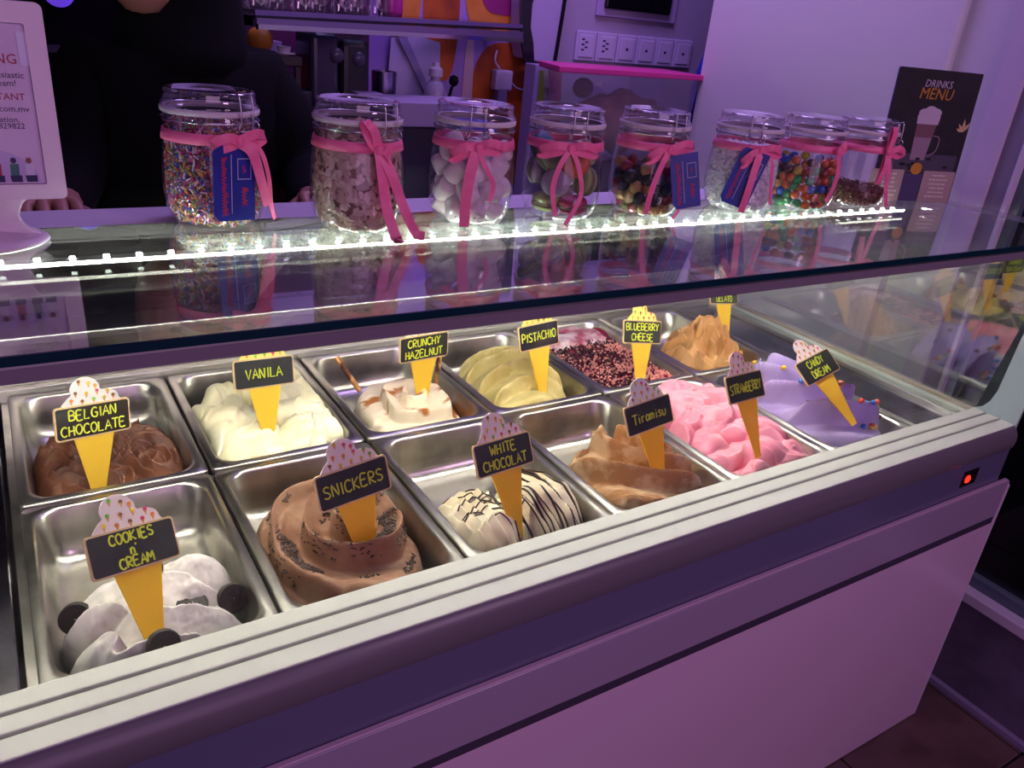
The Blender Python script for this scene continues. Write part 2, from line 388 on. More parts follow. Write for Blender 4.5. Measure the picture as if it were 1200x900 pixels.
# top glass, trims
ZT = 0.39
def yf(x): return -0.043 - 0.010 * x
g_top = glass('top_glass', (0.90, 0.93, 0.92), 0.07, 0.85, 3.2)
xr2 = 1.80
top_poly = [(XL, yf(XL)), (xr2, yf(xr2)), (xr2, 0.335), (XL, 0.335)]
def slab(poly, z0, z1):
    return MB().prism(poly, z1 - z0, o=(0, 0, z0), ex=(1, 0, 0), ey=(0, 1, 0))
wb('top_glass', slab(top_poly, ZT - 0.009, ZT), g_top, case)
def along(x0, x1, dy0, dy1): return [(x0, yf(x0) + dy0), (x1, yf(x1) + dy0), (x1, yf(x1) + dy1), (x0, yf(x0) + dy1)]
wb('glass_edge', slab(along(XL, xr2, -0.003, -0.0005), ZT - 0.0085, ZT), M('glass_edge_teal', '0c2c38', 0.15), case)
wb('trim_line', slab(along(XL, xr2, -0.003, 0.012), ZT - 0.0108, ZT - 0.0087), m_alu, case)
wb('front_trim', slab(along(XL, 1.70, -0.001, 0.012), ZT - 0.0245, ZT - 0.0109), M('trim_violet_grey', '776c78', 0.4), case)
wb('front_glass', MB().add([(XL + .01, -0.030, 0.018), (1.69, -0.030, 0.018), (1.69, yf(1.69) + 0.004, ZT - 0.015), (XL + .01, yf(XL) + 0.004, ZT - 0.015),
    (XL + .01, -0.026, 0.018), (1.69, -0.026, 0.018), (1.69, yf(1.69) + 0.008, ZT - 0.015), (XL + .01, yf(XL) + 0.008, ZT - 0.015)],
    [(0, 1, 2, 3), (7, 6, 5, 4), (0, 4, 5, 1), (2, 6, 7, 3), (1, 5, 6, 2), (0, 3, 7, 4)]), glass('front_glass', (0.985, 0.99, 0.985), 0.012, 0.5, 5.0), case)
g_side = glass('side_glass', (0.95, 0.98, 0.96), 0.20, 0.8, 3.0)
side = [(0.0, 0.02), (0.80, 0.02), (0.80, 0.10), (0.42, ZT - 0.012), (-0.05, ZT - 0.012)]
wb('side_glass', MB().prism(side, 0.004, o=(1.694, 0, 0), ex=(0, 1, 0), ey=(0, 0, 1)), g_side, case)
fr = [(-0.086, 0.0), (0.03, 0.010), (0.004, 0.016), (-0.013, 0.027), (-0.024, 0.045), (-0.030, 0.070), (-0.046, ZT - 0.014), (-0.092, ZT - 0.014)]
wb('side_frame', MB().prism(fr, 0.006, o=(1.692, 0, 0), ex=(0, 1, 0), ey=(0, 0, 1)), M('side_frame_grey', '9fb0b4', 0.4), case)
wb('frosted_border', slab([(1.735, yf(1.735) + 0.01), (1.795, yf(1.795) + 0.01), (1.795, 0.33), (1.735, 0.33)], ZT + 0.0002, ZT + 0.0006), glass('frosted_border', haze=0.30), case)
wb('rear_ledge', MB().box(XL, xr2, 0.336, 0.42, ZT - 0.014, ZT), m_ledge, case, bevel=0.002)
wb('ledge_lip', MB().box(XL, xr2, 0.3335, 0.3358, ZT - 0.016, ZT - 0.0005), M('ledge_dark', '2c2a30', 0.5), case)  # dark strip added to hide LED light on the ledge front
wb('ledge_underside', MB().box(XL, 1.69, 0.3335, 0.40, ZT - 0.0185, ZT - 0.0145), M('ledge_dark', '2c2a30', 0.5), case)
wb('rear_rail', MB().box(XL, XR, 0.40, 0.455, ZT - 0.035, ZT - 0.0145), m_alu, case, bevel=0.003)
wb('rear_door', MB().prism([(0.445, ZT - 0.04), (0.80, 0.105), (0.803, 0.109), (0.448, ZT - 0.036)], XR - 0.02 - XL, o=(XL + .01, 0, 0), ex=(0, 1, 0), ey=(0, 0, 1)), glass('rear_glass', (0.75, 0.78, 0.78), 0.06, 0.8), case)
for x in (XL + 0.02, 0.42, 1.05, XR - 0.04):
    wb('rear_door_frame', MB().prism([(0.445, ZT - 0.046), (0.80, 0.099), (0.806, 0.112), (0.451, ZT - 0.034)], 0.02, o=(x, 0, 0), ex=(0, 1, 0), ey=(0, 0, 1)), M('door_frame', '6b6472', 0.4), case)
# LED strip under the top glass: aluminium carrier, warm diffuser below, single LEDs visible from above
LY = 0.262
wb('led_carrier', MB().box(XL + 0.02, 1.66, LY - 0.006, LY + 0.006, ZT - 0.0185, ZT - 0.017), m_alu, case)
m_led = M('led_light', 'fbf8e6', 0.4, emit=95.0)
wb('led_diffuser', MB().box(XL + 0.03, 1.655, LY - 0.005, LY + 0.005, ZT - 0.0230, ZT - 0.0186), m_led, case)
led = None
for k in range(61):
    x = XL + 0.05 + k * 0.0345
    if led is None:
        led = wb('led', MB().box(-0.0028, 0.0028, -0.0028, 0.0028, 0, 0.002), M('led_dot', 'f2fff4', 0.4, emit=120.0), case); led.location = (x, LY, ZT - 0.017)
    else:
        o = led.copy(); col.objects.link(o); o.location = (x, LY, ZT - 0.017)
wb('led_lens', MB().box(0.22, 1.40, 0.190, 0.305, ZT - 0.0108, ZT - 0.0098), glass('led_lens', haze=0.72, hcol=(0.85, 0.92, 0.86)), case)  # hazy sheet added under the glass to show the LED glow

# ================================================================== pans
def pan_mesh(mat):
    hx, hy = P / 2 - 0.0025, D / 2 - 0.0025
    loops = []
    def loop(ins, z, r): loops.append([(x, y, z) for x, y in rrect(-hx + ins, hx - ins, -hy + ins, hy - ins, r, 6)])
    loop(0.000, -0.010, 0.010); loop(0.000, -0.002, 0.010); loop(0.0015, 0.0, 0.009); loop(0.011, 0.0005, 0.024); loop(0.0135, -0.0005, 0.032); loop(0.0155, -0.004, 0.036)
    loop(0.0195, -0.045, 0.036); loop(0.023, -0.064, 0.036); loop(0.030, -0.074, 0.034); loop(0.040, -0.079, 0.030); loop(0.06, -0.080, 0.02)
    n = len(loops[0]); v = [q for l in loops for q in l]; f = []
    for i in range(len(loops) - 1):
        for k in range(n):
            k2 = (k + 1) % n
            f.append((i * n + k, i * n + k2, (i + 1) * n + k2, (i + 1) * n + k))
    f.append(tuple(range((len(loops) - 1) * n, len(loops) * n)))
    # underside shell
    mb = MB().add(v, f)
    return mb
def stained(name, stain, amount):
    """steel with a film of melted gelato on the walls"""
    m = M(name, 'c4c0b8', 0.30, metal=1.0); nt = m.node_tree; b = nt.nodes['Principled BSDF']
    tc = nt.nodes.new('ShaderNodeTexCoord'); n = nt.nodes.new('ShaderNodeTexNoise'); n.inputs['Scale'].default_value = 9; n.inputs['Detail'].default_value = 5
    nt.links.new(tc.outputs['Object'], n.inputs['Vector'])
    sp = nt.nodes.new('ShaderNodeSeparateXYZ'); nt.links.new(tc.outputs['Object'], sp.inputs[0])
    mr = nt.nodes.new('ShaderNodeMapRange'); mr.inputs['From Min'].default_value = -0.004; mr.inputs['From Max'].default_value = -0.02
    nt.links.new(sp.outputs['Z'], mr.inputs['Value'])
    r = nt.nodes.new('ShaderNodeMapRange'); r.inputs['From Min'].default_value = 0.62 - amount * 0.3; r.inputs['From Max'].default_value = 0.70 - amount * 0.2
    nt.links.new(n.outputs['Fac'], r.inputs['Value'])
    mu = nt.nodes.new('ShaderNodeMath'); mu.operation = 'MULTIPLY'; nt.links.new(r.outputs[0], mu.inputs[0]); nt.links.new(mr.outputs[0], mu.inputs[1])
    mx = nt.nodes.new('ShaderNodeMix'); mx.data_type = 'RGBA'; mx.inputs[6].default_value = s2l('b9b6b0'); mx.inputs[7].default_value = s2l(stain)
    nt.links.new(mu.outputs[0], mx.inputs[0]); nt.links.new(mx.outputs[2], b.inputs['Base Color'])
    iv = nt.nodes.new('ShaderNodeMath'); iv.operation = 'SUBTRACT'; iv.inputs[0].default_value = 1.0; nt.links.new(mu.outputs[0], iv.inputs[1])
    nt.links.new(iv.outputs[0], b.inputs['Metallic'])
    return m
FL = {(0, 1): 'dark chocolate', (1, 1): 'vanilla', (2, 1): 'hazelnut', (3, 1): 'pistachio', (4, 1): 'berry-topped', (5, 1): 'caramel-brown',
      (0, 0): 'cookies and cream', (1, 0): 'milk chocolate', (2, 0): 'drizzled white chocolate', (3, 0): 'tiramisu', (4, 0): 'pink strawberry', (5, 0): 'violet candy'}
base_pan = None
for (i, r), fl_ in FL.items():
    st = {(0, 1): ('4a2c1d', .55), (4, 0): ('d79aa6', .6), (4, 1): ('8a2b45', .5), (5, 0): ('a898c4', .25), (5, 1): ('b08c60', .25)}.get((i, r))
    mat = stained('pan_%d_%d' % (i, r), *st) if st else m_steel
    if base_pan is None:
        o = build('gelato_pan', pan_mesh(mat), mat, auto=50); base_pan = o
    else:
        me = base_pan.data.copy(); me.materials.clear(); me.materials.append(mat)
        o = link('gelato_pan', me)
    o.location = ((i + .5) * P, (r + .5) * D, 0)
    tag(o, 'steel pan holding the %s gelato in the %s row' % (fl_, 'back' if r else 'front'), 'pan', 'steel gelato pans')
# ================================================================== gelato
def vnoise(x, y, seed=0):
    xi = np.floor(x).astype(np.int64); yi = np.floor(y).astype(np.int64); xf = x - xi; yf_ = y - yi
    def h(a, b):
        n = (a * 374761393 + b * 668265263 + seed * 974634777) & 0x7fffffff
        n = ((n ^ (n >> 13)) * 1274126177) & 0x7fffffff
        return ((n ^ (n >> 16)) & 0xffff) / 65535.0
    u = xf * xf * (3 - 2 * xf); v = yf_ * yf_ * (3 - 2 * yf_)
    return (h(xi, yi) * (1 - u) + h(xi + 1, yi) * u) * (1 - v) + (h(xi, yi + 1) * (1 - u) + h(xi + 1, yi + 1) * u) * v
def fbm(x, y, seed=0, o=3):
    s = 0; a = 1; t = 0
    for k in range(o): s = s + a * vnoise(x * 2 ** k, y * 2 ** k, seed + k); t += a; a *= .5
    return s / t
FLOOR = -0.079
def smooth(t): t = np.clip(t, 0, 1); return t * t * (3 - 2 * t)
def saw(ph, cut=0.86, p=1.3):
    """rising ramp with a short steep fall: the lip of a spatula fold"""
    t = ph - np.floor(ph)
    return np.where(t < cut, (t / cut) ** p, 1 - smooth((t - cut) / (1 - cut)))
def dome(X, Y, cx, cy, rx, ry, top, n=2.6, k=3.0, e=0.55, wob=0.0, seed=1):
    th = np.arctan2(Y - cy, X - cx)
    rr = (np.abs((X - cx) / rx) ** n + np.abs((Y - cy) / ry) ** n) ** (1 / n)
    if wob: rr = rr * (1 + wob * (fbm(np.cos(th) * 1.7 + 5, np.sin(th) * 1.7 + 9, seed) - .5) * 2)
    return FLOOR + (top - FLOOR) * np.clip(1 - rr ** k, 0, 1) ** e, rr
def tubes(X, Y, H, paths):
    """union of soft round ropes: path points (x, y, z of the crest), radius"""
    for pts, rad in paths:
        pts = [Vector(q) for q in pts]; pts = catmull(pts, 5)
        for a, b in zip(pts[:-1], pts[1:]):
            dx, dy = b.x - a.x, b.y - a.y; L = dx * dx + dy * dy + 1e-9
            t = np.clip(((X - a.x) * dx + (Y - a.y) * dy) / L, 0, 1)
            d2 = (X - a.x - t * dx) ** 2 + (Y - a.y - t * dy) ** 2
            z = a.z + (b.z - a.z) * t
            h = np.where(d2 < rad * rad, z - rad * 1.0 + np.sqrt(np.maximum(rad * rad - d2, 0)) * 1.0, -9)
            k = 0.004                              # soft union keeps the ropes slightly fused
            m = np.maximum(H, h); dd = np.abs(H - h)
            H = m + np.where(dd < k, (k - dd) ** 2 / (4 * k), 0)
    return H
NX, NY = 164, 240
def gelato_grid(i, r):
    xs = np.linspace(-0.108, 0.108, NX); ys = np.linspace(0.018, 0.349, NY)
    return np.meshgrid(xs, ys)
def clip_pan(X, Y, H):
    H = np.minimum(H, np.minimum(-0.010 + (0.108 - np.abs(X)) * 2.4, np.minimum(-0.010 + (Y - 0.018) * 2.4, -0.010 + (0.349 - Y) * 2.4)))
    lim = 0.1085 - 0.006 * np.clip(-H / 0.08, 0, 1) ** 2
    cx = np.clip(np.abs(X) - (lim - 0.034), 0, None); yc = D / 2; ly = D / 2 - 0.0165
    cy = np.clip(np.abs(Y - yc) - (ly - 0.034), 0, None)
    out = np.sqrt(cx ** 2 + cy ** 2) > 0.034
    return np.where(out & (H < 0.004), FLOOR - 0.004, H)
SURF = {}
def gelato(i, r, X, Y, H, mat, label, name='gelato'):
    H = clip_pan(X, Y, H)
    nx, ny = X.shape[1], X.shape[0]
    x0, y0 = (i + .5) * P, r * D
    vs = np.stack([X, Y, np.maximum(H, FLOOR - .002)], -1).reshape(-1, 3)
    keep = H > FLOOR + 0.0015
    q = keep[:-1, :-1] | keep[1:, :-1] | keep[:-1, 1:] | keep[1:, 1:]
    jj, ii = np.nonzero(q); b = jj * nx + ii
    faces = np.stack([b, b + 1, b + nx + 1, b + nx], -1)
    used = np.unique(faces); remap = np.zeros(len(vs), int); remap[used] = np.arange(len(used))
    me = bpy.data.meshes.new(name); me.from_pydata(vs[used].tolist(), [], remap[faces].tolist())
    me.materials.append(mat); me.polygons.foreach_set('use_smooth', [True] * len(me.polygons)); me.update()
    o = link(name, me, None, (x0, y0, 0)); tag(o, label, 'gelato', 'gelato in the display case')
    SURF[(i, r)] = (X, Y, H, o)
    return o
def surf(i, r, x, y):
    X, Y, H, o = SURF[(i, r)]
    fx = (x - X[0, 0]) / (X[0, -1] - X[0, 0]) * (X.shape[1] - 1); fy = (y - Y[0, 0]) / (Y[-1, 0] - Y[0, 0]) * (X.shape[0] - 1)
    a = int(min(max(fx, 0), X.shape[1] - 2)); b = int(min(max(fy, 0), X.shape[0] - 2)); u = fx - a; v = fy - b
    return float((H[b, a] * (1 - u) + H[b, a + 1] * u) * (1 - v) + (H[b + 1, a] * (1 - u) + H[b + 1, a + 1] * u) * v)
def uv(u, v): return (u - .5) * P, v * D

# --- dark chocolate, back row: rippled, cracked sheets
X, Y = gelato_grid(0, 1)
H, rr = dome(X, Y, *uv(.50, .40), .112, .125, -0.012, 3.2, 4, .5, .10, 3)
wx = fbm(X * 14, Y * 14, 5) - .5; wy = fbm(X * 14, Y * 14, 15) - .5
th = np.arctan2(Y - .08, X + .02)
H2 = H + (.016 * saw((Y + .35 * X) * 34 + wx * 4.6, .84) + .012 * saw((X * .5 + .75 * Y) * 46 + wy * 4.0, .82) - .012) * smooth((1.0 - rr) * 5)
H2 += .012 * (fbm(X * 16, Y * 12, 33) - .5) * (H > -.07)
m_choc = M('dark_chocolate_gelato', '70432d', 0.45, c2='5a3322', scale=30, bump=0.35, bscale=160, spec=0.4)
gelato(0, 1, X, Y, H2, m_choc, 'dark chocolate gelato with rippled, cracked surface in the back left pan')

# --- vanilla: soft piped blobs
X, Y = gelato_grid(1, 1)
H, rr = dome(X, Y, *uv(.50, .40), .104, .125, -0.050, 3, 3, .55, .08, 4)
rg = random.Random(5); paths = []
for u0, v0, u1, v1, u2, v2, z, rad in ((.16, .62, .22, .40, .20, .20, .000, .034), (.30, .72, .36, .50, .30, .30, .004, .028), (.16, .30, .32, .22, .45, .18, -.012, .03), (.45, .30, .60, .22, .74, .20, -.012, .03),
        (.42, .48, .46, .34, .56, .26, -.004, .024), (.62, .78, .80, .70, .86, .54, .014, .030), (.60, .62, .74, .56, .84, .44, .018, .030), (.58, .46, .72, .42, .84, .34, .012, .032),
        (.78, .30, .86, .26, .90, .22, .000, .026), (.50, .72, .60, .74, .70, .70, .010, .028), (.64, .32, .76, .30, .86, .24, .004, .024), (.30, .40, .40, .36, .42, .24, .000, .022)):
    a, b, c = uv(u0, v0), uv(u1, v1), uv(u2, v2)
    paths.append(([(a[0], a[1], z - .006), (b[0], b[1], z), (c[0], c[1], z - .008)], rad))
paths = [([(q[0], q[1], q[2] + .004) for q in pp], rd * .86) for pp, rd in paths]
for q in range(7):
    u0, v0 = rg.uniform(.14, .86), rg.uniform(.16, .80); a0 = rg.uniform(0, 6.28); l = rg.uniform(.10, .2)
    x0_, y0_ = uv(u0, v0); x1_, y1_ = uv(u0 + l * math.cos(a0), v0 + l * .7 * math.sin(a0)); z_ = .006 + .012 * (1 - abs(v0 - .5) * 2) + rg.uniform(-.006, .006)
    paths.append(([(x0_, y0_, z_ - .008), ((x0_ + x1_) / 2 + .006, (y0_ + y1_) / 2, z_), (x1_, y1_, z_ - .010)], rg.uniform(.018, .026)))
H = tubes(X, Y, H, paths)
H = H + .005 * (saw((X - .4 * Y) * 26 + 3 * fbm(X * 10, Y * 10, 66), .85) - .5) * (H > -.06) + .004 * (fbm(X * 40, Y * 30, 6) - .5)
gelato(1, 1, X, Y, H, M('vanilla_gelato', 'f1eccb', 0.45, c2='e9e2b6', scale=14, bump=0.12, bscale=140, spec=0.35), 'creamy pale yellow vanilla gelato in piped soft folds, back row')

# --- hazelnut: ivory mound with caramel veins
X, Y = gelato_grid(2, 1)
cx, cy = uv(.54, .37)
H, rr = dome(X, Y, cx, cy, .100, .112, 0.003, 2.4, 3, .5, .06, 8)
th = np.arctan2(Y - cy, X - cx)
ph = 2.6 * rr - th / 6.283 * 1 + .9 * (fbm(X * 14, Y * 14, 9) - .5)
H += (.024 * saw(ph, .86, 1.4) - .012) * smooth((1 - rr) * 5) + .007 * (fbm(X * 40, Y * 60, 4) - .5) * (H > -.07)
m_haz = M('hazelnut_gelato', 'e6d6ba', 0.5, c2='a8652c', scale=15, lo=0.535, hi=0.60, bump=0.25, bscale=120, detail=2.5, stretch=(1.0, 1.6, 1.0), spec=0.3)
gelato(2, 1, X, Y, H, m_haz, 'ivory hazelnut gelato with caramel streaks and two wafer rolls, back row')
for u0, v0, u1, v1 in ((.32, .64, .19, .76), (.90, .54, .985, .62)):
    a = uv(u0, v0); b = uv(u1, v1)
    rx = 2.5 * P; y0 = D
    p0 = Vector((rx + a[0], y0 + a[1], -.03)); p1 = Vector((rx + b[0], y0 + b[1], .030))
    mbw = MB(); L = (p1 - p0).length; q = (p1 - p0).to_track_quat('Z', 'Y').to_matrix().to_4x4()
    mbw.lathe([(.0035, 0), (.0052, 0), (.0052, L), (.0035, L), (.0035, L - .02), (.001, L - .02)], 14, mat=Matrix.Translation(p0) @ q)
    o = build('wafer_roll', mbw, M('wafer', 'c98f4e', 0.6, c2='5d3219', scale=45, lo=.5, hi=.56, stretch=(1, 1, .35)), auto=40)
    tag(o, 'thin rolled wafer stick at the %s edge of the hazelnut gelato' % ('left' if u0 < .5 else 'right'), 'wafer', 'wafer rolls in the hazelnut gelato')

# --- pistachio: layered terraces
X, Y = gelato_grid(3, 1)
cx, cy = uv(.52, .44)
H, rr = dome(X, Y, *uv(.46, .38), .104, .135, 0.010, 2.4, 4, .45, .08, 12)
ph = ((Y - .02) * 1.0 + .28 * X) * 19 + .7 * (fbm(X * 9, Y * 9, 14) - .5) + 6 * (X - .01) ** 2 * 10
H += (.034 * saw(ph, .93, 1.0) * -1 + .020) * smooth((1 - rr) * 5) + .004 * (fbm(X * 70, Y * 22, 4) - .5) * (H > -.07)
H += .020 * np.exp(-((X - .02) ** 2 / .003 + (Y - .16) ** 2 / .004))
m_pis = M('pistachio_gelato', 'cbbd83', 0.55, c2='b9a868', scale=25, bump=0.15, bscale=120, spec=0.3)
gelato(3, 1, X, Y, H, m_pis, 'mustard green pistachio gelato spread in layered steps, back row')

# --- berry cheesecake: level, jam and crumbs on top, bare cream behind
X, Y = gelato_grid(4, 1)
H = -0.022 + .006 * (fbm(X * 14, Y * 14, 3) - .5) + .020 * smooth((Y - .26) / .05) * (fbm(X * 20, Y * 20, 6))
m_ber = M('berry_jam', '8f1736', 0.22, c2='560c26', scale=30, bump=0.3, bscale=90)
o = gelato(4, 1, X, Y, H, m_ber, 'berry cheese gelato under dark jam and pink crumbs, back row')
cb = MB(); rg = random.Random(11)
def lump(mb, c, s, rg, mi=0):
    v = [(1, 0, 0), (-1, 0, 0), (0, 1, 0), (0, -1, 0), (0, 0, 1), (0, 0, -1)]
    a = rg.uniform(0, 6.28); b = rg.uniform(0, 3.1); m = Matrix.Rotation(a, 3, 'Z') @ Matrix.Rotation(b, 3, 'X')
    mb.add([Vector(c) + m @ (Vector(q) * s * rg.uniform(.7, 1.2)) for q in v], [(0, 2, 4), (2, 1, 4), (1, 3, 4), (3, 0, 4), (2, 0, 5), (1, 2, 5), (3, 1, 5), (0, 3, 5)], mi)
nz = lambda x, y: float(vnoise(np.array(x * 22), np.array(y * 22), 77))
k = 0
while k < 2300:
    x = rg.uniform(-.104, .104); y = rg.uniform(.022, .285)
    dens = nz(x, y)
    mi = 0 if rg.random() < (-.15 + dens * 1.15 + (.13 - y) * 2.2) else 1
    z = surf(4, 1, x, y)
    if z < -.05: continue
    lump(cb, (x, y, z + rg.uniform(.0005, .005)), rg.uniform(.0024, .0042), rg, mi); k += 1
cr = build('crumb_topping', cb, [M('crumb_pink', 'd98f84', 0.55), M('crumb_dark', '3a0a1c', 0.25)], o); cr['kind'] = 'stuff'
X2, Y2 = np.meshgrid(np.linspace(-.100, .100, 50), np.linspace(.250, .344, 26))
Hc = -.012 + .020 * (fbm(X2 * 26, Y2 * 26, 8) - .35)
fade = smooth((Y2 - .250) / .03) * smooth((.104 - np.abs(X2)) / .02)
Hc = -.030 + (Hc + .030) * fade
vv = np.stack([X2, Y2, Hc], -1).reshape(-1, 3).tolist(); ff = [(j * 50 + i_, j * 50 + i_ + 1, (j + 1) * 50 + i_ + 1, (j + 1) * 50 + i_) for j in range(25) for i_ in range(49)]
build('cream_smear', MB().add(vv, ff), M('berry_cream', 'd9c3c6', 0.5, c2='9c4158', scale=28, lo=.42, hi=.6, bump=.2), o, smooth=True)

# --- caramel brown gelato: rough pile of folds
X, Y = gelato_grid(5, 1)
cx, cy = uv(.50, .32)
H, rr = dome(X, Y, cx, cy, .102, .110, 0.004, 2.2, 3, .6, .18, 21)
wx = fbm(X * 11, Y * 11, 25) - .5; wy = fbm(X * 11, Y * 11, 35) - .5
H += (.034 * saw((Y * .9 + X * .5) * 26 + wx * 6.4, .88) + .018 * saw((X * .4 + Y) * 50 + wy * 6.0, .84) - .022) * smooth((1 - rr) * 4)
H += .042 * np.exp(-((X - .012) ** 2 / .0030 + (Y - .135) ** 2 / .0016)) + .006 * (fbm(X * 50, Y * 50, 92) - .5) * (H > -.07) + .02 * np.exp(-((X - .045) ** 2 / .002 + (Y - .11) ** 2 / .003))
gelato(5, 1, X, Y, H, M('caramel_gelato', 'c79a66', 0.5, c2='b4824f', scale=16, bump=0.25, bscale=120, spec=0.3), 'tan caramel-coloured gelato heaped in rough folds, last pan of the back row')

# --- cookies and cream, front left
X, Y = gelato_grid(0, 0)
H1, r1 = dome(X, Y, *uv(.49, .17), .100, .052, -0.004, 2.6, 3, .5, .08, 31)
H2, r2 = dome(X, Y, *uv(.47, .33), .094, .052, 0.004, 2.6, 3, .5, .10, 33)
H3, r3 = dome(X, Y, *uv(.66, .38), .060, .040, 0.004, 2.6, 3, .5, .10, 35)
H = np.maximum(np.maximum(H1, H2), H3)
ph = (Y + .18 * X) * 22 + 1.6 * (fbm(X * 10, Y * 14, 37) - .5)
H += (.026 * saw(ph, .90, 1.3) - .012) * (H > -.07) + .007 * (fbm(X * 22, Y * 70, 2) - .5) * (H > -.07) + .006 * (fbm(X * 60, Y * 60, 7) - .5) * (H > -.07)
o = gelato(0, 0, X, Y, H, M('cookie_cream_gelato', 'd8d2cd', 0.5, c2='b9b1ac', scale=70, lo=.5, hi=.75, bump=0.2, bscale=150, spec=0.3), 'white cookies and cream gelato in the front left pan')
def cookie(loc, rot, lab, half=False):
    t = thing('sandwich_cookie', lab, 'cookie', loc, 'dark cookies on the cookies and cream gelato'); t.rotation_euler = rot
    r_ = .0185
    def disc(z0, z1):
        n = 40; prof = [(.001, z0), (r_ * .93, z0), (r_, z0 + (z1 - z0) * .35), (r_, z0 + (z1 - z0) * .65), (r_ * .93, z1), (.001, z1)]
        mb = MB(); mb.lathe(prof, n)
        for q in range(24):                                   # embossed rim dashes
            a = q * math.pi / 12; mb.box(r_ * .80, r_ * .92, -.0008, .0008, z1, z1 + .0005, mat=Matrix.Rotation(a, 4, 'Z'))
        for q in range(8):
            a = q * math.pi / 4; mb.box(r_ * .3, r_ * .55, -.0014, .0014, z1, z1 + .0005, mat=Matrix.Rotation(a, 4, 'Z'))
        return mb
    mk = M('cookie_dark', '231a18', 0.6, bump=.3, bscale=200)
    build('wafer_half', disc(.0015, .0055), mk, t, auto=35); b = build('wafer_half', disc(.0015, .0055), mk, t, auto=35); b.rotation_euler = (math.pi, 0, 0)
    build('cream_filling', MB().lathe([(.001, -.0015), (r_ * .9, -.0015), (r_ * .9, .0015), (.001, .0015)], 32), M('cookie_filling', 'e6e0d8', .6), t, auto=40)
    return t
for (u_, v_), z, rot, lab in (((.18, .36), .004, (R(60), R(-25), 0), 'dark sandwich cookie at the left end of the white gelato'),
        ((.85, .27), .006, (R(55), R(20), 0), 'dark sandwich cookie at the right end of the white gelato'),
        ((.49, .085), -.002, (R(62), R(4), R(8)), 'dark sandwich cookie at the foot of the yellow cone sign'),
        ((.66, .255), .000, (R(12), R(8), 0), 'dark sandwich cookie lying flat in the middle of the white gelato'),
        ((.50, .38), .006, (R(30), R(10), 0), 'dark sandwich cookie half sunk behind the cone sign'),
        ((.76, .45), .006, (R(18), R(-6), 0), 'dark sandwich cookie on the rear ridge of the white gelato')):
    x, y = uv(u_, v_); zz = surf(0, 0, x, y)
    cookie((.5 * P + x, y, max(zz, -.03) + z), rot, lab)

# --- milk chocolate rosette with shavings
X, Y = gelato_grid(1, 0)
cx, cy = uv(.47, .40)
H, rr = dome(X, Y, cx, cy, .110, .145, 0.014, 2.4, 4, .45, .05, 41)
th = np.arctan2((Y - cy) / 1.15, X - cx - .005); rad = np.hypot(X - cx - .005, (Y - cy) / 1.15)
ph = rad / .043 - th / 6.283 + .6 * (fbm(X * 9, Y * 9, 42) - .5)
amp = smooth((1 - rr) * 4)
sp = saw(ph, .86, 1.6)
H += (.042 * sp - .020) * amp + .004 * (fbm(ph * 9, th * 2.2, 4) - .5) * amp + .006 * (fbm(X * 45, Y * 45, 4) - .5) * (H > -.07) + .012 * np.exp(-rad ** 2 / .0012)
m_snk = M('milk_chocolate_gelato', '9a745c', 0.55, c2='875f49', scale=22, bump=0.25, bscale=130, spec=0.3)
o = gelato(1, 0, X, Y, H, m_snk, 'milk chocolate gelato swirled into a rosette with dark shavings, front row')
sb = MB(); rg = random.Random(5); k = 0; tr = 0
while k < 1300 and tr < 40000:
    tr += 1
    x = rg.uniform(-.1, .1); y = rg.uniform(.03, .29)
    fx = int((x - X[0, 0]) / (X[0, 1] - X[0, 0])); fy = int((y - Y[0, 0]) / (Y[1, 0] - Y[0, 0]))
    if amp[fy, fx] < .6 or not (.15 < sp[fy, fx] < .80) or float(vnoise(np.array(x * 30), np.array(y * 30), 5)) < .44: continue
    z = surf(1, 0, x, y); m = Matrix.Translation((x, y, z + .001)) @ Matrix.Rotation(rg.uniform(0, 6.28), 4, 'Z') @ Matrix.Rotation(rg.uniform(-.6, .6), 4, 'Y')
    l = rg.uniform(.002, .0052); sb.box(-l * .8, l * .8, -.0010, .0010, -.0005, .0006, mat=m); k += 1
s_ = build('chocolate_shavings', sb, M('shavings', '3a2219', 0.5), o); s_['kind'] = 'stuff'

# --- white chocolate with dark drizzle
X, Y = gelato_grid(2, 0)
HA, ra = dome(X, Y, *uv(.26, .28), .062, .086, 0.006, 2.2, 3, .55, .12, 51)
HB, rb = dome(X, Y, *uv(.70, .30), .068, .092, 0.020, 2.2, 3, .55, .10, 53)
H = np.maximum(HA, HB)
ph = (X * .95 + Y * .30) * 60 + 1.6 * (fbm(X * 9, Y * 9, 55) - .5)
H += (.009 * saw(ph, .75, 1.0) - .004) * (H > -.06) + .030 * (fbm(X * 16, Y * 20, 57) - .5) * (H > -.07) + .010 * saw((Y - X * .3) * 16 + 1.2 * (fbm(X * 12, Y * 12, 59)), .85) * (X < -.005) * (H > -.06)
o = gelato(2, 0, X, Y, H, M('white_chocolate_gelato', 'e8dcc2', 0.5, c2='dccba8', scale=18, bump=0.15, bscale=120, spec=0.3), 'cream white chocolate gelato under dark chocolate drizzle, front row')
db = MB(); rg = random.Random(21)
def drizzle(x0, y0, x1, y1, wob, rad):
    n = 22; run = []
    for k in range(n + 1):
        t = k / n; x = x0 + (x1 - x0) * t + wob * math.sin(t * 5 + x0 * 300) * .5; y = y0 + (y1 - y0) * t + wob * math.cos(t * 7 + y0 * 100) * .4
        if abs(x) > .104 or not .02 < y < .345: z = -9
        else: z = surf(2, 0, x, y)
        if z > -.06: run.append((x, y, z + .0011))
        else:
            if len(run) > 2: db.tube(run, rad, 6)
            run = []
    if len(run) > 2: db.tube(run, rad, 6)
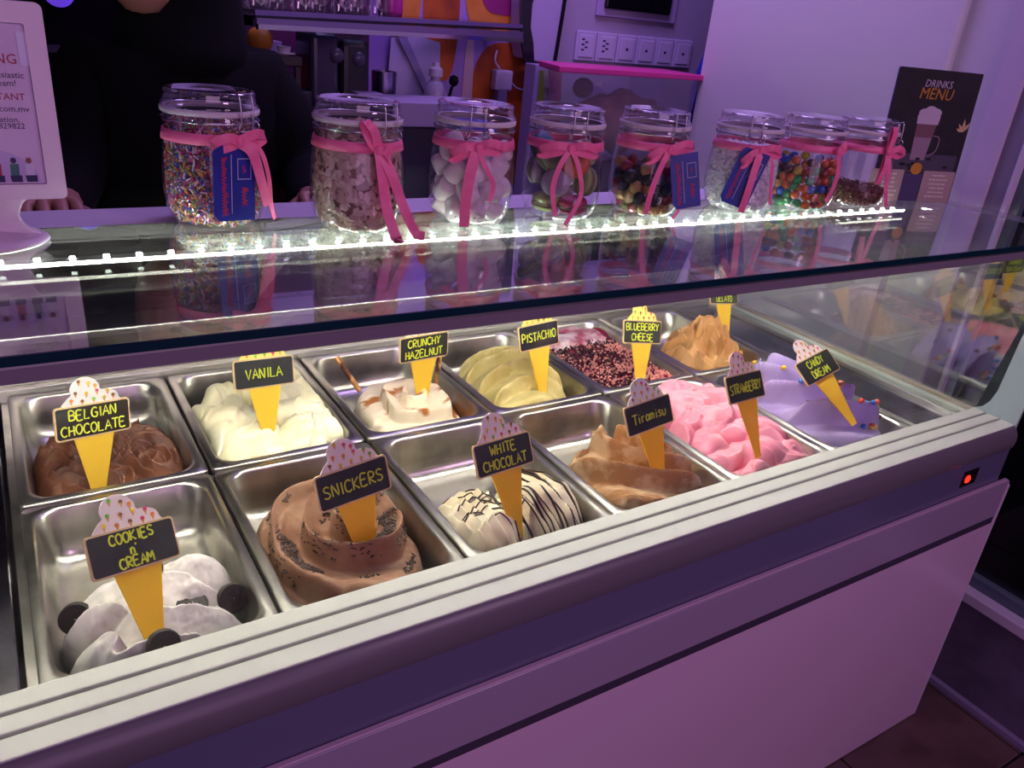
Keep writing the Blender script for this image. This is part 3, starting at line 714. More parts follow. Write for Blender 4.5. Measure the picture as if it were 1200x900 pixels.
for k in range(22):
    x = -.020 + k * .0063 + rg.uniform(-.003, .003)
    drizzle(x - .026, .205 + rg.uniform(-.02, .02), x + .010, .015, rg.uniform(.003, .007), rg.uniform(.0009, .0019))
for k in range(9):
    drizzle(rg.uniform(-.10, -.05), rg.uniform(.07, .19), rg.uniform(-.05, .01), rg.uniform(.03, .15), .010, rg.uniform(.0008, .0013))
build('chocolate_drizzle', db, M('drizzle', '2d1d1c', 0.3), o, smooth=True)

# --- tiramisu
X, Y = gelato_grid(3, 0)
cx, cy = uv(.50, .32)
H, rr = dome(X, Y, cx, cy, .110, .118, 0.012, 2.5, 4, .45, .07, 61)
px, py = uv(.85, .55); rad = np.hypot((X - px) * .9, Y - py); th = np.arctan2(Y - py, X - px)
ph = rad / .050 + .7 * (fbm(X * 9, Y * 9, 63) - .5) + .25 - th * .10
H += (.040 * saw(ph, .92, 1.5) - .018) * smooth((1 - rr) * 5) + .005 * (fbm(ph * 10, th * 4, 4) - .5) * (H > -.07) + .004 * (fbm(X * 70, Y * 70, 14) - .5) * (H > -.07) + .022 * np.exp(-((X + .01) ** 2 / .0016 + (Y - .19) ** 2 / .0012))
gelato(3, 0, X, Y, H, M('tiramisu_gelato', 'c6a480', 0.65, c2='a5744d', scale=26, lo=.44, hi=.56, detail=10, bump=0.6, bscale=320, spec=0.25), 'light brown tiramisu gelato dusted with cocoa, front row')

# --- strawberry: thick pink ropes
X, Y = gelato_grid(4, 0)
H, rr = dome(X, Y, *uv(.52, .38), .104, .135, -0.045, 3, 3, .55, .08, 71)
paths = []
for u0, v0, u1, v1, u2, v2, z, rad in ((.30, .80, .52, .86, .74, .76, .028, .030), (.26, .66, .40, .74, .62, .70, .030, .030), (.66, .74, .78, .64, .72, .54, .034, .026), (.22, .54, .36, .60, .50, .56, .016, .030),
        (.40, .62, .52, .50, .70, .52, .030, .028), (.20, .42, .40, .46, .60, .40, .008, .034), (.50, .44, .70, .38, .86, .34, .018, .034), (.16, .30, .34, .30, .50, .24, -.008, .032),
        (.42, .30, .60, .24, .76, .22, .004, .036), (.74, .48, .84, .42, .90, .32, .010, .024), (.66, .18, .80, .16, .90, .14, -.012, .028), (.20, .16, .40, .14, .60, .10, -.022, .030), (.78, .26, .88, .22, .93, .18, -.006, .022),
        (.54, .56, .58, .50, .54, .46, .036, .014), (.84, .24, .80, .20, .86, .16, .000, .012)):
    a, b, c = uv(u0, v0), uv(u1, v1), uv(u2, v2)
    paths.append(([(a[0], a[1], z - .010), (b[0], b[1], z), (c[0], c[1], z - .010)], rad))
paths = [(pp, rd * .80) for pp, rd in paths]
rg = random.Random(17)
for q in range(26):
    u0, v0 = rg.uniform(.16, .88), rg.uniform(.10, .84); a0 = rg.uniform(-.6, .9) + (3.14 if rg.random() < .5 else 0); l = rg.uniform(.12, .28)
    x0_, y0_ = uv(u0, v0); x1_, y1_ = uv(u0 + l * math.cos(a0), v0 + l * .7 * math.sin(a0)); z_ = .026 - .060 * abs(v0 - .62) - .02 * abs(u0 - .5) + rg.uniform(-.006, .006)
    paths.append(([(x0_, y0_, z_ - .010), ((x0_ + x1_) / 2 + .008, (y0_ + y1_) / 2 + .006, z_), (x1_, y1_, z_ - .012)], rg.uniform(.013, .021)))
H = tubes(X, Y, H, paths)
H += .005 * (fbm(X * 30, Y * 30, 72) - .5) + .004 * (saw((X * .6 + Y) * 40 + 4.2 * fbm(X * 14, Y * 14, 73), .8) - .5) * (H > -.06)
gelato(4, 0, X, Y, H, M('strawberry_gelato', 'ee9db0', 0.42, c2='e589a0', scale=16, bump=0.12, bscale=110, spec=0.4), 'bright pink strawberry gelato in thick soft ropes, front row')

# --- violet candy gelato
X, Y = gelato_grid(5, 0)
H, rr = dome(X, Y, *uv(.48, .44), .113, .160, 0.030, 2.6, 4, .45, .06, 81)
px, py = uv(.70, .80); rad = np.hypot((X - px) * 1.0, (Y - py) * .85)
th = np.arctan2(Y - py, X - px); ph = rad / .050 + .55 * (fbm(X * 7, Y * 7, 82) - .5) + .15 + th * .08
H += .003 * (fbm(ph * 8, th * 4, 88) - .5) * smooth((1 - rr) * 3.5) + (.052 * saw(ph, .94, 2.0) - .020) * smooth((1 - rr) * 3.5) + .030 * np.exp(-((X + .02) ** 2 / .005 + (Y - .30) ** 2 / .003)) + .0015 * (fbm(X * 40, Y * 40, 83) - .5)
o = gelato(5, 0, X, Y, H, M('candy_gelato', 'b7a3d8', 0.42, c2='a893cc', scale=12, bump=0.08, bscale=110, spec=0.4), 'smooth violet gelato with coloured candy beads, last pan of the front row')
sphere_me = {}
def bead(name, loc, r_, colr, lab, grp, squash=.8):
    k_ = (colr, r_, squash)
    if k_ not in sphere_me:
        mb = MB(); mb.lathe([(r_ * math.sin(a_ * math.pi / 8) + 1e-5, -r_ * squash * math.cos(a_ * math.pi / 8)) for a_ in range(9)], 14)
        sphere_me[k_] = mb.mesh('bead', M('bead_' + colr, colr, 0.25, coat=.4), True)
    o_ = link(name, sphere_me[k_], None, loc); o_.rotation_euler = (random.uniform(-.8, .8), random.uniform(-.8, .8), random.uniform(0, 3)); tag(o_, lab, 'candy', grp); return o_
CN = {'d9442f': 'red', 'e8772a': 'orange', 'e6c22c': 'yellow', '3f76c9': 'blue', '7a4a33': 'brown', '86b53a': 'green'}
cl = [(.40, .84, 'e6c22c'), (.50, .88, '86b53a'), (.36, .62, 'e6c22c'), (.62, .66, '7a4a33'), (.66, .72, '3f76c9'), (.30, .46, '3f76c9')]
rg = random.Random(8); keys = list(CN)
for q in range(16): cl.append((rg.uniform(.50, .86), rg.uniform(.20, .36), rg.choice(keys)))
for q in range(9): cl.append((rg.uniform(.46, .86), rg.uniform(.12, .20), rg.choice(keys)))
for q in range(5): cl.append((rg.uniform(.80, .92), rg.uniform(.52, .62), rg.choice(keys)))
for q in range(6): cl.append((rg.uniform(.2, .7), rg.uniform(.3, .8), rg.choice(keys)))
for u_, v_, c_ in cl:
    x, y = uv(u_, v_); z = max(surf(5, 0, x + a_, y + b_) for a_ in (-.004, 0, .004) for b_ in (-.004, 0, .004))
    if z < -.06: continue
    bead('candy_bead', (5.5 * P + x, y, z + .0030), .0060, c_, '%s candy bead scattered on the violet gelato' % CN[c_], '%s candy beads on the violet gelato' % CN[c_])

# ================================================================== flavour signs
m_board = M('chalkboard', '1c1d1e', 0.45, c2='26282a', scale=30)
m_bframe = M('sign_border', 'd9b98a', 0.5)
m_cone = acrylic('cone_yellow', 'ffd84a', 0.4)
m_chalk = M('chalk_yellow', 'c8cf3a', 0.7)
SC = {'w': acrylic('scoop_white', 'f4f1f0', 0.4), 'p': acrylic('scoop_pink', 'f7e8ea', 0.4), 'y': acrylic('scoop_yellow', 'f0e184', 0.4)}
icon_m = [M('icon_%d' % k, c, .5) for k, c in enumerate(('e2457a', '6cbf3a', 'e98a2e', '8a5a2e', 'e8c63a', 'd9a05a'))]
SIGNS = {  # tip point, side lean, back lean, lettering, scoop colour, label, sheen
 'choc': ((0.103, 0.415, -0.010), 0.060, 0.177, 0.30, ['BELGIAN', 'CHOCOLATE'], 'w', 'cone-shaped flavour sign reading BELGIAN CHOCOLATE, glare on its board', .12),
 'van': ((0.366, 0.464, 0.000), 0.039, 0.277, 0.155, ['VANILA'], 'y', 'cone-shaped flavour sign reading VANILA', .45),
 'haz': ((0.664, 0.490, 0.000), 0.005, 0.059, 0.091, ['CRUNCHY', 'HAZELNUT'], 'w', 'cone-shaped flavour sign reading CRUNCHY HAZELNUT', .45),
 'pist': ((0.891, 0.424, 0.015), -0.039, 0.279, 0.160, ['PISTACHIO'], 'y', 'cone-shaped flavour sign reading PISTACHIO', .2),
 'blue': ((1.127, 0.402, 0.000), 0.150, 0.35, 0.011, ['BLUEBERRY', 'CHEESE'], 'y', 'cone-shaped flavour sign reading BLUEBERRY CHEESE', .45),
 'gel': ((1.468, 0.495, 0.020), 0.104, 0.446, 0.114, ['CARAMEL', 'GELATO'], 'w', 'cone-shaped flavour sign reading GELATO behind the dark trim', .45),
 'cook': ((0.117, 0.052, 0.000), -0.059, 0.60, 0.40, ['COOKIES', "n'", 'CREAM'], 'p', "cone-shaped flavour sign reading COOKIES n' CREAM", .45),
 'snick': ((0.389, 0.091, 0.000), -0.10, 0.30, 0.08, ['SNICKERS'], 'p', 'cone-shaped flavour sign reading SNICKERS', .45),
 'white': ((0.612, 0.072, 0.000), -0.048, 0.455, 0.107, ['WHITE', 'CHOCOLAT'], 'p', 'cone-shaped flavour sign reading WHITE CHOCOLAT', .45),
 'tir': ((0.893, 0.077, 0.010), -0.10, 0.42, 0.05, ['Tiramisu'], 'w', 'cone-shaped flavour sign reading Tiramisu', .45),
 'straw': ((1.101, 0.065, 0.030), -0.020, 0.517, 0.121, ['STRAWBERRY'], 'p', 'cone-shaped flavour sign reading STRAWBERRY', .45),
 'cand': ((1.332, 0.057, 0.050), -0.28, 0.85, -0.044, ['CANDY', 'DREAM'], 'p', 'strongly tilted cone-shaped flavour sign reading CANDY DREAM', .45)}
SW = 0.052  # half width of the board
def make_sign(key, tip, a, b, psi, lines, sc_, label, rough):
    t = thing('flavour_sign', label, 'sign', tip, 'cone-shaped flavour signs')
    up = Vector((math.tan(a), math.tan(b), 1)).normalized()
    ex = Vector((1, 0.0, 0)); ex = (ex - up * ex.dot(up)).normalized(); ey = ex.cross(up) * -1
    ex = ex * math.cos(psi) + up.cross(ex) * math.sin(psi)
    ey = up.cross(ex)
    t.matrix_world = Matrix(((ex.x, ey.x, up.x, tip[0]), (ex.y, ey.y, up.y, tip[1]), (ex.z, ey.z, up.z, tip[2]), (0, 0, 0, 1)))
    def plate(poly, th, off): return MB().prism(poly, th, o=(0, off, 0), ex=(1, 0, 0), ey=(0, 0, 1))   # thickness grows towards -y
    b0, b1 = 0.072, 0.121
    build('cone', plate([(-.0075, -.03), (.0075, -.03), (.0125, .0), (.0290, b0 + .006), (-.0290, b0 + .006), (-.0125, .0)], .0018, .0009), m_cone, t)
    sp_ = [(-.70, 0), (.70, 0), (.73, .16), (.66, .34), (.46, .44), (.26, .46), (.22, .62), (.08, .82), (-.16, .90), (-.42, .80), (-.54, .58), (-.52, .40), (-.66, .26)]
    sp_ = [(p.x, p.y) for p in catmull([Vector((q[0], q[1], 0)) for q in sp_], 4, True)]
    build('scoop', plate([(x * SW, b1 - .004 + max(y, -.02) * SW * .92) for x, y in sp_], .0018, .0009), SC[sc_], t)
    ic = MB(); rg_ = random.Random(hash(label) % 1000 if False else len(label) * 7)
    for x, y in ((-.30, .70), (-.05, .62), (-.40, .34), (-.12, .30), (.16, .34), (.44, .30), (-.52, .12), (-.24, .06), (.06, .08), (.34, .08), (.58, .12), (.12, .52)):
        cx_, cz_ = x * SW, b1 + .002 + y * SW * .86; s_ = .0026; k_ = rg_.randrange(5)
        ic.prism([(cx_ + s_ * math.cos(q), cz_ + s_ * math.sin(q)) for q in [z_ * math.pi / 4 for z_ in range(8)]], .0002, o=(0, -.0009, 0), mi=k_)
        ic.prism([(cx_ - s_ * .85, cz_ - s_ * .3), (cx_, cz_ - s_ * 2.8), (cx_ + s_ * .85, cz_ - s_ * .3)], .0002, o=(0, -.0009, 0), mi=5)
    build('printed_cones', ic, icon_m, t)
    build('board_border', plate(rrect(-SW, SW, b0, b1, .005, 4), .0030, .0006), m_bframe, t)
    mb_ = m_board if rough > .4 else M('chalkboard_glossy_%d' % int(rough * 100), '24262a', rough, spec=0.9, coat=1.0)
    build('board', plate(rrect(-SW + .0022, SW - .0022, b0 + .0022, b1 - .0022, .0035, 4), .0006, -.0024), mb_, t)
    lt = MB(); rg_ = random.Random(len(label))
    n = len(lines); hh = {1: .016, 2: .0140, 3: .0112}[n]
    gap = (b1 - b0 - .006) / n
    for q, l in enumerate(lines):
        yc = b1 - .003 - gap * (q + .5)
        strokes(lt, l, 0, yc - hh / 2, hh, SW * 2 - .014, .0033, rg_, .0020)
    build('lettering', lt, m_chalk, t)
for k_, v_ in SIGNS.items(): make_sign(k_, *v_)
# ================================================================== glass jars on the top glass
g_jar = glass('jar_glass', (0.955, 0.955, 0.965), 0.045, 0.75, 3.0)
g_lid = glass('lid_glass', (0.88, 0.87, 0.91), 0.10, 0.8, 2.2)
m_rub = M('gasket', 'd9cfd6', 0.6)
m_wire = M('wire', 'c9c6cf', 0.25, metal=1.0)
m_rib = M('ribbon_pink', 'ff7cab', 0.45, c2='f86f9f', scale=60)
m_tag = M('tag_blue', '24309c', 0.35, c2='1f2a8a', scale=20)
m_tagr = M('tag_red', 'b8264a', 0.5); m_tagw = M('tag_white', 'c9c9e8', 0.5)
# outline of the body, from the centre of the base to the mouth
JAR = [(.001, .004), (.030, .003), (.040, .0015), (.0475, .003), (.0540, .010), (.0590, .024), (.0612, .045), (.0606, .070), (.0588, .092), (.0566, .107), (.0548, .1150), (.0540, .121), (.0555, .1235), (.0565, .127), (.0560, .131), (.0545, .1335), (.0545, .138), (.0500, .138), (.0500, .120)]
LID = [(.0545, .1415), (.0565, .1425), (.0565, .1455), (.0535, .1475), (.0525, .1560), (.0530, .1590), (.0515, .1615), (.0480, .1620), (.0440, .1580), (.001, .1570)]
_jm = {}
def jar(label, xy, clasp, knot, loops, tails, tags=()):
    """clasp, knot: angles in degrees round the neck, 0 = towards the camera, positive = to the right"""
    t = thing('storage_jar', label, 'jar', (xy[0], xy[1], ZT), 'clip-top jars with pink ribbons')
    vd = math.atan2(CAMLOC[1] - xy[1], CAMLOC[0] - xy[0])
    def fr(ang):
        a = vd + R(ang); n = Vector((math.cos(a), math.sin(a), 0)); return n, Vector((-n.y, n.x, 0))   # outward, to the right
    if not _jm:
        _jm['b'] = MB().lathe(JAR, 48).mesh('jar_body', g_jar, True); _jm['l'] = MB().lathe(LID, 48).mesh('lid', g_lid, True)
        _jm['g'] = MB().lathe([(.0505, .1345), (.0562, .1350), (.0572, .1365), (.0575, .1395), (.0570, .1415), (.0505, .1415)], 48).mesh('gasket', m_rub, True)
        _jm['r'] = MB().lathe([(.0550, .104), (.0588, .104), (.0576, .1115), (.0562, .1165), (.0548, .1165)], 48).mesh('ribbon', m_rib, True)
        wb_ = MB()
        a = [Vector((.0575, s * .0125, .158)) for s in (-1, 1)]
        for s in (-1, 1):
            wb_.tube(catmull([(.052, s * .0095, .160), (.058, s * .0095, .161), (.0605, s * .0095, .150), (.061, s * .0095, .136), (.0595, s * .0095, .126)], 4), .0011, 6)
            wb_.tube(catmull([(.0590, s * .0125, .132), (.0635, s * .0150, .128), (.0625, s * .0155, .122), (.0590, s * .0125, .122), (.0585, s * .0095, .126)], 4), .0011, 6)
        wb_.tube([(.052, -.0095, .160), (.052, .0095, .160)], .0011, 6); wb_.tube([(.0600, -.012, .1215), (.0635, 0, .1205), (.0600, .012, .1215)], .0011, 6)
        wb_.lathe([(.0570, .1275), (.0578, .1285), (.0570, .1295)], 40)
        _jm['w'] = wb_.mesh('wire_clasp', m_wire, True)
    link('jar_body', _jm['b'], t); lid = link('lid', _jm['l'], t); link('gasket', _jm['g'], lid)
    c = link('wire_clasp', _jm['w'], t); c.rotation_euler = (0, 0, vd + R(clasp))
    link('ribbon', _jm['r'], t)
    n, rt = fr(knot); kz = .110
    o0 = n * .0612 + Vector((0, 0, kz)); up = Vector((0, 0, 1))
    def pt(q): # (right, up, out) in metres from the knot, kept clear of the curved glass
        ro = q[0]; rr_ = .0600
        sag = -rr_ + math.sqrt(max(rr_ * rr_ - min(abs(ro), .055) ** 2, 1e-6))
        return o0 + rt * ro + up * max(q[1], .0022 - kz) + n * (q[2] + sag * .8)
    bw = MB()
    for lp in loops:       # a loop: there and back
        x, z = lp
        p = catmull([pt((0, 0, .002)), pt((x * .5, z * .5 + .006, .010)), pt((x, z, .008)), pt((x * .95, z - .008, .004)), pt((x * .5, z * .4 - .006, .003)), pt((0, -.001, .002))], 5)
        side_ = up if abs(x) > abs(z) * .8 else rt
        bw.ribbon(p, .011, [tuple(side_.cross((p[min(i + 1, len(p) - 1)] - p[max(i - 1, 0)]).normalized())) for i in range(len(p))], .0004)
    bw.lathe([(.0005, -.006), (.0055, -.005), (.0065, 0), (.0055, .005), (.0005, .006)], 12, mat=Matrix.Translation(o0 + n * .003))
    build('bow', bw, m_rib, t, auto=60)
    for tl in tails:
        p = catmull([pt((0, 0, .004))] + [pt(q) for q in tl['p']], 6)
        tb = MB(); wd = tl.get('w', .012)
        tb.ribbon(p, wd, tuple(n + rt * tl.get('tw', 0.0)), .0004, widths=[wd * (1 - .15 * i / len(p)) for i in range(len(p))])
        build('ribbon_tail', tb, m_rib, t, auto=60)
    for tg in tags:
        n2, r2 = fr(tg['a']); w_, h_ = tg['s']; rot = R(tg['rot'])
        ex = r2 * math.cos(rot) + up * math.sin(rot); ey = -r2 * math.sin(rot) + up * math.cos(rot)
        c0 = n2 * tg['d'] + up * tg['z'] + r2 * tg.get('x', 0)
        tm = build('gift_tag', MB().prism([(-w_ + .006, -h_), (w_, -h_), (w_, h_), (-w_ + .006, h_), (-w_, h_ - .008), (-w_, -h_ + .008)], .0008, o=c0, ex=ex, ey=ey), m_tag, t)
        tm['label'] = 'blue gift tag'
        f0 = c0 + n2 * .0012
        sq = MB(); rs_ = random.Random(len(t.name) + int(tg['rot']) + 50)
        def script(x0, y0, y1, hgt):      # faint red handwriting running up the tag, too small to read
            y = y0; up_ = False; pts_ = []
            while y < y1:
                pts_.append(f0 + ex * (x0 + (hgt if up_ else 0) * rs_.uniform(.5, 1.0)) + ey * y); up_ = not up_; y += rs_.uniform(.0012, .0024)
            sq.ribbon(catmull(pts_, 3), .0012, tuple(n2), .0001)
        script(-w_ * .62, -h_ * .85, h_ * .70, w_ * .34); script(w_ * .34, -h_ * .60, -h_ * .10, w_ * .34); script(w_ * .40, h_ * .28, h_ * .48, w_ * .2)
        build('tag_writing', sq, m_tagr, tm)
        ln = MB()
        def bar(x0, x1, y0, y1): ln.prism([(x0, y0), (x1, y0), (x1, y1), (x0, y1)], .0002, o=f0, ex=ex, ey=ey)
        bar(-w_ * .16, -w_ * .13, -h_ * .8, h_ * .75)
        for b_ in ((.15, .18, .1, .65), (.78, .81, .1, .65), (.15, .81, .1, .12), (.15, .81, .63, .65)): bar(w_ * b_[0], w_ * b_[1], h_ * b_[2], h_ * b_[3])
        build('tag_lines', ln, m_tagw, tm)
    return t
JX = [(.275, .328), (.445, .280), (.622, .290), (.778, .285), (.946, .280), (1.156, .272), (1.318, .265), (1.470, .262)]
jar('large clip-top jar of rainbow sprinkles with a blue tag, beside the white sign stand', JX[0], 42, 28, [(-.030, .000), (.034, .006)], [{'p': [(.012, -.012, .012), (.022, -.045, .014), (.034, -.078, .012)], 'w': .014}, {'p': [(.022, -.008, .012), (.034, -.040, .016), (.040, -.078, .014), (.052, -.100, .014)], 'w': .006}],
    [{'a': 24, 's': (.026, .045), 'rot': -2, 'd': .0625, 'z': .062, 'txt': 'Cake Sprinkles', 't2': 'Cake', 'x': -.004}])
jar('clip-top jar of pale brown flakes with two long ribbon tails hanging down', JX[1], 42, 24, [(-.020, .034), (.012, -.012)], [{'p': [(.002, -.03, .010), (.008, -.07, .012), (.018, -.106, .022), (.020, -.112, .034)], 'w': .015}, {'p': [(.014, -.03, .014), (.030, -.07, .022), (.050, -.104, .034), (.060, -.112, .048)], 'w': .014}])
jar('clip-top jar of large marshmallows', JX[2], 4, 6, [(-.034, -.010), (.030, .004)], [{'p': [(-.008, -.03, .008), (-.012, -.07, .006), (-.012, -.112, .006)], 'w': .016}, {'p': [(.010, -.022, .010), (.024, -.048, .010), (.020, -.070, .008)], 'w': .007}])
jar('clip-top jar of colourful macarons', JX[3], 18, 8, [(-.042, -.006), (.038, .000)], [{'p': [(-.014, -.026, .008), (-.020, -.060, .008), (-.012, -.098, .006)], 'w': .008}, {'p': [(.014, -.026, .010), (.022, -.065, .010), (.006, -.104, .010), (.004, -.120, .010)], 'w': .007}])
jar('clip-top jar of mixed berry sweets with a blue tag hanging outside at the right', JX[4], 40, 26, [(-.030, -.012), (.042, .008)], [{'p': [(-.012, -.022, .010), (-.022, -.060, .012), (-.024, -.100, .008)], 'w': .010}, {'p': [(.016, -.014, .014), (.036, -.040, .018), (.036, -.076, .018), (.020, -.104, .016)], 'w': .006}],
    [{'a': 14, 's': (.022, .042), 'rot': 14, 'd': .070, 'z': .066, 'txt': 'Berry Mix', 't2': 'mix', 'x': .044}])
jar('clip-top jar of tiny white marshmallows with a blue tag across its front', JX[5], 10, 22, [(-.026, -.020), (.036, .000)], [{'p': [(-.006, -.03, .010), (-.010, -.07, .010), (-.014, -.104, .008)], 'w': .013}, {'p': [(.020, -.016, .012), (.028, -.05, .012), (.038, -.088, .010)], 'w': .006}],
    [{'a': 6, 's': (.024, .048), 'rot': -14, 'd': .0630, 'z': .062, 'txt': 'Mini Mallows', 't2': 'mini', 'x': .0}])
jar('clip-top jar of round candy-coated chocolates in many colours', JX[6], -52, 46, [(.014, .010)], [{'p': [(.006, -.03, .008), (.008, -.06, .006), (-.002, -.088, .006)], 'w': .010}])
jar('clip-top jar with a low layer of brown shavings, beside the drinks menu', JX[7], 62, 42, [(-.004, .044), (.034, .000), (-.006, -.050)], [{'p': [(.006, -.03, .010), (.010, -.065, .012), (.024, -.100, .014)], 'w': .010}, {'p': [(.018, .008, .010), (.034, .002, .012), (.044, -.008, .012)], 'w': .010}])

# ---- contents
def inside(z): # inner radius at height z
    pr = [(.0015, .036), (.006, .046), (.012, .0515), (.024, .0568), (.045, .0590), (.070, .0584), (.092, .0566), (.107, .0544), (.118, .0515), (.13, .049)]
    for (z0, r0), (z1, r1) in zip(pr[:-1], pr[1:]):
        if z <= z1: return r0 + (r1 - r0) * max(0, (z - z0)) / (z1 - z0)
    return pr[-1][1]
def filling(name, label, jx, top, mats, count, shape, core_mat, seed, cat):
    """uncountable filling: dense small pieces against the glass and on top, over a solid heart"""
    rg = random.Random(seed); mb = MB()
    for k in range(count):
        if rg.random() < .80:
            z = .005 + (top - .005) * rg.random(); r_ = inside(z) - .0022 - rg.random() * .002
        else:
            z = top + rg.uniform(-.002, .004); r_ = (inside(top) - .003) * math.sqrt(rg.random())
        a = rg.uniform(0, 6.283); n = Vector((math.cos(a), math.sin(a), 0)); c = n * r_ + Vector((0, 0, z))
        t = Vector((-n.y, n.x, 0)); b = rg.uniform(0, 6.283); d1 = t * math.cos(b) + Vector((0, 0, math.sin(b)))
        m = Matrix.Identity(3); d2 = n.cross(d1); m.col[0] = d1; m.col[1] = d2; m.col[2] = n
        shape(mb, Matrix.Translation(c) @ m.to_4x4(), rg)
    pr = [(.001, .003)] + [(inside(z) - .0042, z) for z in (.004, .01, .02, .04, .06, .08, .1, .11) if z < top - .004] + [(inside(top) - .0042, top - .002), (.001, top)]
    o = build(name, mb, mats, None, loc=(jx[0], jx[1], ZT + .0015)); tag(o, label, cat); o['kind'] = 'stuff'
    build('filling_core', MB().lathe(pr, 32), core_mat, o, smooth=True)
    return o
def rod(mb, m, rg): l = rg.uniform(.0028, .0045); mb.box(-l, l, -.0008, .0008, -.0008, .0008, rg.randrange(6), mat=m @ Matrix.Rotation(rg.uniform(-.4, .4), 4, 'Y'))
filling('sprinkles', 'rainbow sugar sprinkles filling the first jar', JX[0], .118, [M('spr_%d' % i, c, .5) for i, c in enumerate(('b8305a', 'd9c8d0', 'c99a3a', '4a5aa8', 'c05a80', '7a9a5a'))], 4200, rod, M('spr_core', '7a3a50', .7, c2='4a2a40', scale=300), 1, 'sprinkles')
def flake(mb, m, rg):
    s = rg.uniform(.004, .009); n = 6; m = m @ Matrix.Rotation(rg.uniform(-.5, .5), 4, 'X')
    v = [m @ Vector((0, 0, .0012))] + [m @ Vector((s * math.cos(q) * rg.uniform(.7, 1.1), s * .7 * math.sin(q) * rg.uniform(.7, 1.1), rg.uniform(-.001, .001))) for q in [k * 6.283 / n for k in range(n)]] + [m @ Vector((0, 0, -.0006))]
    mb.add(v, [(0, 1 + k, 1 + (k + 1) % n) for k in range(n)] + [(n + 1, 1 + (k + 1) % n, 1 + k) for k in range(n)], rg.randrange(2))
filling('flakes', 'pale brown flakes filling the second jar', JX[1], .124, [M('flake_a', 'd3b8ac', .6), M('flake_b', 'c0a093', .6)], 1500, flake, M('flake_core', '8a6a5e', .7), 2, 'flakes')
def mini(mb, m, rg): s = rg.uniform(.003, .0042); mb.lathe([(s * .3, -s), (s, -s * .6), (s, s * .6), (s * .3, s)], 7, mat=m @ Matrix.Rotation(rg.uniform(0, 3), 4, 'X'), cap0=True, cap1=True)
filling('mini_marshmallows', 'tiny white marshmallows filling the sixth jar', JX[5], .104, [M('mini_white', 'f4f0f5', .6)], 1500, mini, M('mini_core', 'e6e0e8', .7), 3, 'marshmallows')
def shav(mb, m, rg): l = rg.uniform(.002, .005); mb.box(-l, l, -.0008, .0008, -.0004, .0004, rg.randrange(2), mat=m @ Matrix.Rotation(rg.uniform(-.9, .9), 4, 'Y'))
filling('shavings_layer', 'brown chocolate shavings lying in the last jar', JX[7], .034, [M('shv_a', '8a5248', .6), M('shv_b', '6d3f38', .6)], 1300, shav, M('shv_core', '5a342e', .7), 4, 'shavings')
# marshmallows: rounded barrels lying against the glass in four layers
ms = MB().lathe([(.001, -.0165), (.0115, -.0165), (.0138, -.0150), (.0146, -.0125), (.0148, 0), (.0146, .0125), (.0138, .0150), (.0115, .0165), (.001, .0165)], 20).mesh('marshmallow', M('marshmallow', 'e2d2da', .6, bump=.1), True)
rg = random.Random(9)
for L_, z in enumerate((.019, .046, .074, .098)):
    n = 7 if L_ < 3 else 5
    for k in range(n):
        a = 2 * math.pi * (k + .5 * (L_ % 2)) / n + rg.uniform(-.1, .1); r_ = inside(z) - .0182 - rg.uniform(0, .002)
        o = link('marshmallow', ms, None, (JX[2][0] + r_ * math.cos(a), JX[2][1] + r_ * math.sin(a), ZT + z + rg.uniform(-.003, .003)))
        o.rotation_euler = (rg.uniform(-1.2, 1.2), rg.uniform(-1.2, 1.2), a)
        tag(o, 'large pale marshmallow packed inside the third jar', 'marshmallow', 'large marshmallows in the third jar')
# macarons
def macaron(colr, cname, p, tilt, face, size=.0215):
    o = thing('macaron', '%s macaron in the fourth jar' % cname, 'macaron', (JX[3][0] + p[0], JX[3][1] + p[1], ZT + p[2]), 'macarons in the fourth jar')
    o.rotation_euler = (tilt[0], tilt[1], face)
    m = M('mac_' + colr, colr, .5, bump=.15, bscale=200); s = size
    for sg in (1, -1):
        build('shell', MB().lathe([(.001, sg * .0028), (s * .9, sg * .0028), (s * 1.02, sg * .0036), (s * .96, sg * .0050), (s * .99, sg * .0065), (s * .85, sg * .0095), (s * .5, sg * .0116), (.001, sg * .0122)], 24), m, o, smooth=True)
    build('filling', MB().lathe([(.001, -.0028), (s * .92, -.0028), (s * .94, 0), (s * .92, .0028), (.001, .0028)], 24), M('mac_filling', '7d6a58', .6), o, smooth=True)
vj = math.atan2(CAMLOC[1] - JX[3][1], CAMLOC[0] - JX[3][0])
def rel(right, out, z):
    n = Vector((math.cos(vj), math.sin(vj), 0)); rt = Vector((-n.y, n.x, 0)); q = n * out + rt * right; return (q.x, q.y, z)
for colr, nm, (rt_, ou, z), tl, fc in (('c2683a', 'large orange', (.018, .026, .084), (R(80), 0), 0), ('6d7a5a', 'grey-green', (-.022, .026, .092), (R(60), R(30)), .5), ('8d7d92', 'lilac', (-.008, .030, .054), (R(78), 0), -.1),
        ('7c6f80', 'dull purple', (-.036, .010, .066), (R(85), R(20)), .9), ('9aa066', 'pale green lower', (-.020, .018, .022), (R(8), R(4)), 0), ('a83a5c', 'raspberry red', (.022, .024, .022), (R(10), R(-6)), 0),
        ('8fa065', 'leaf green', (.036, .008, .056), (R(80), R(-20)), -.9), ('5a86a0', 'sky blue', (-.034, -.012, .098), (R(70), R(10)), .8), ('b5a05a', 'yellowish', (.004, -.030, .060), (R(80), 0), 0), ('96606a', 'rose brown', (.0, -.020, .025), (R(5), 0), 0), ('a08a70', 'beige', (.030, -.024, .092), (R(60), 0), .5)):
    macaron(colr, nm, rel(rt_, ou, z), tl, vj + math.pi / 2 + fc)
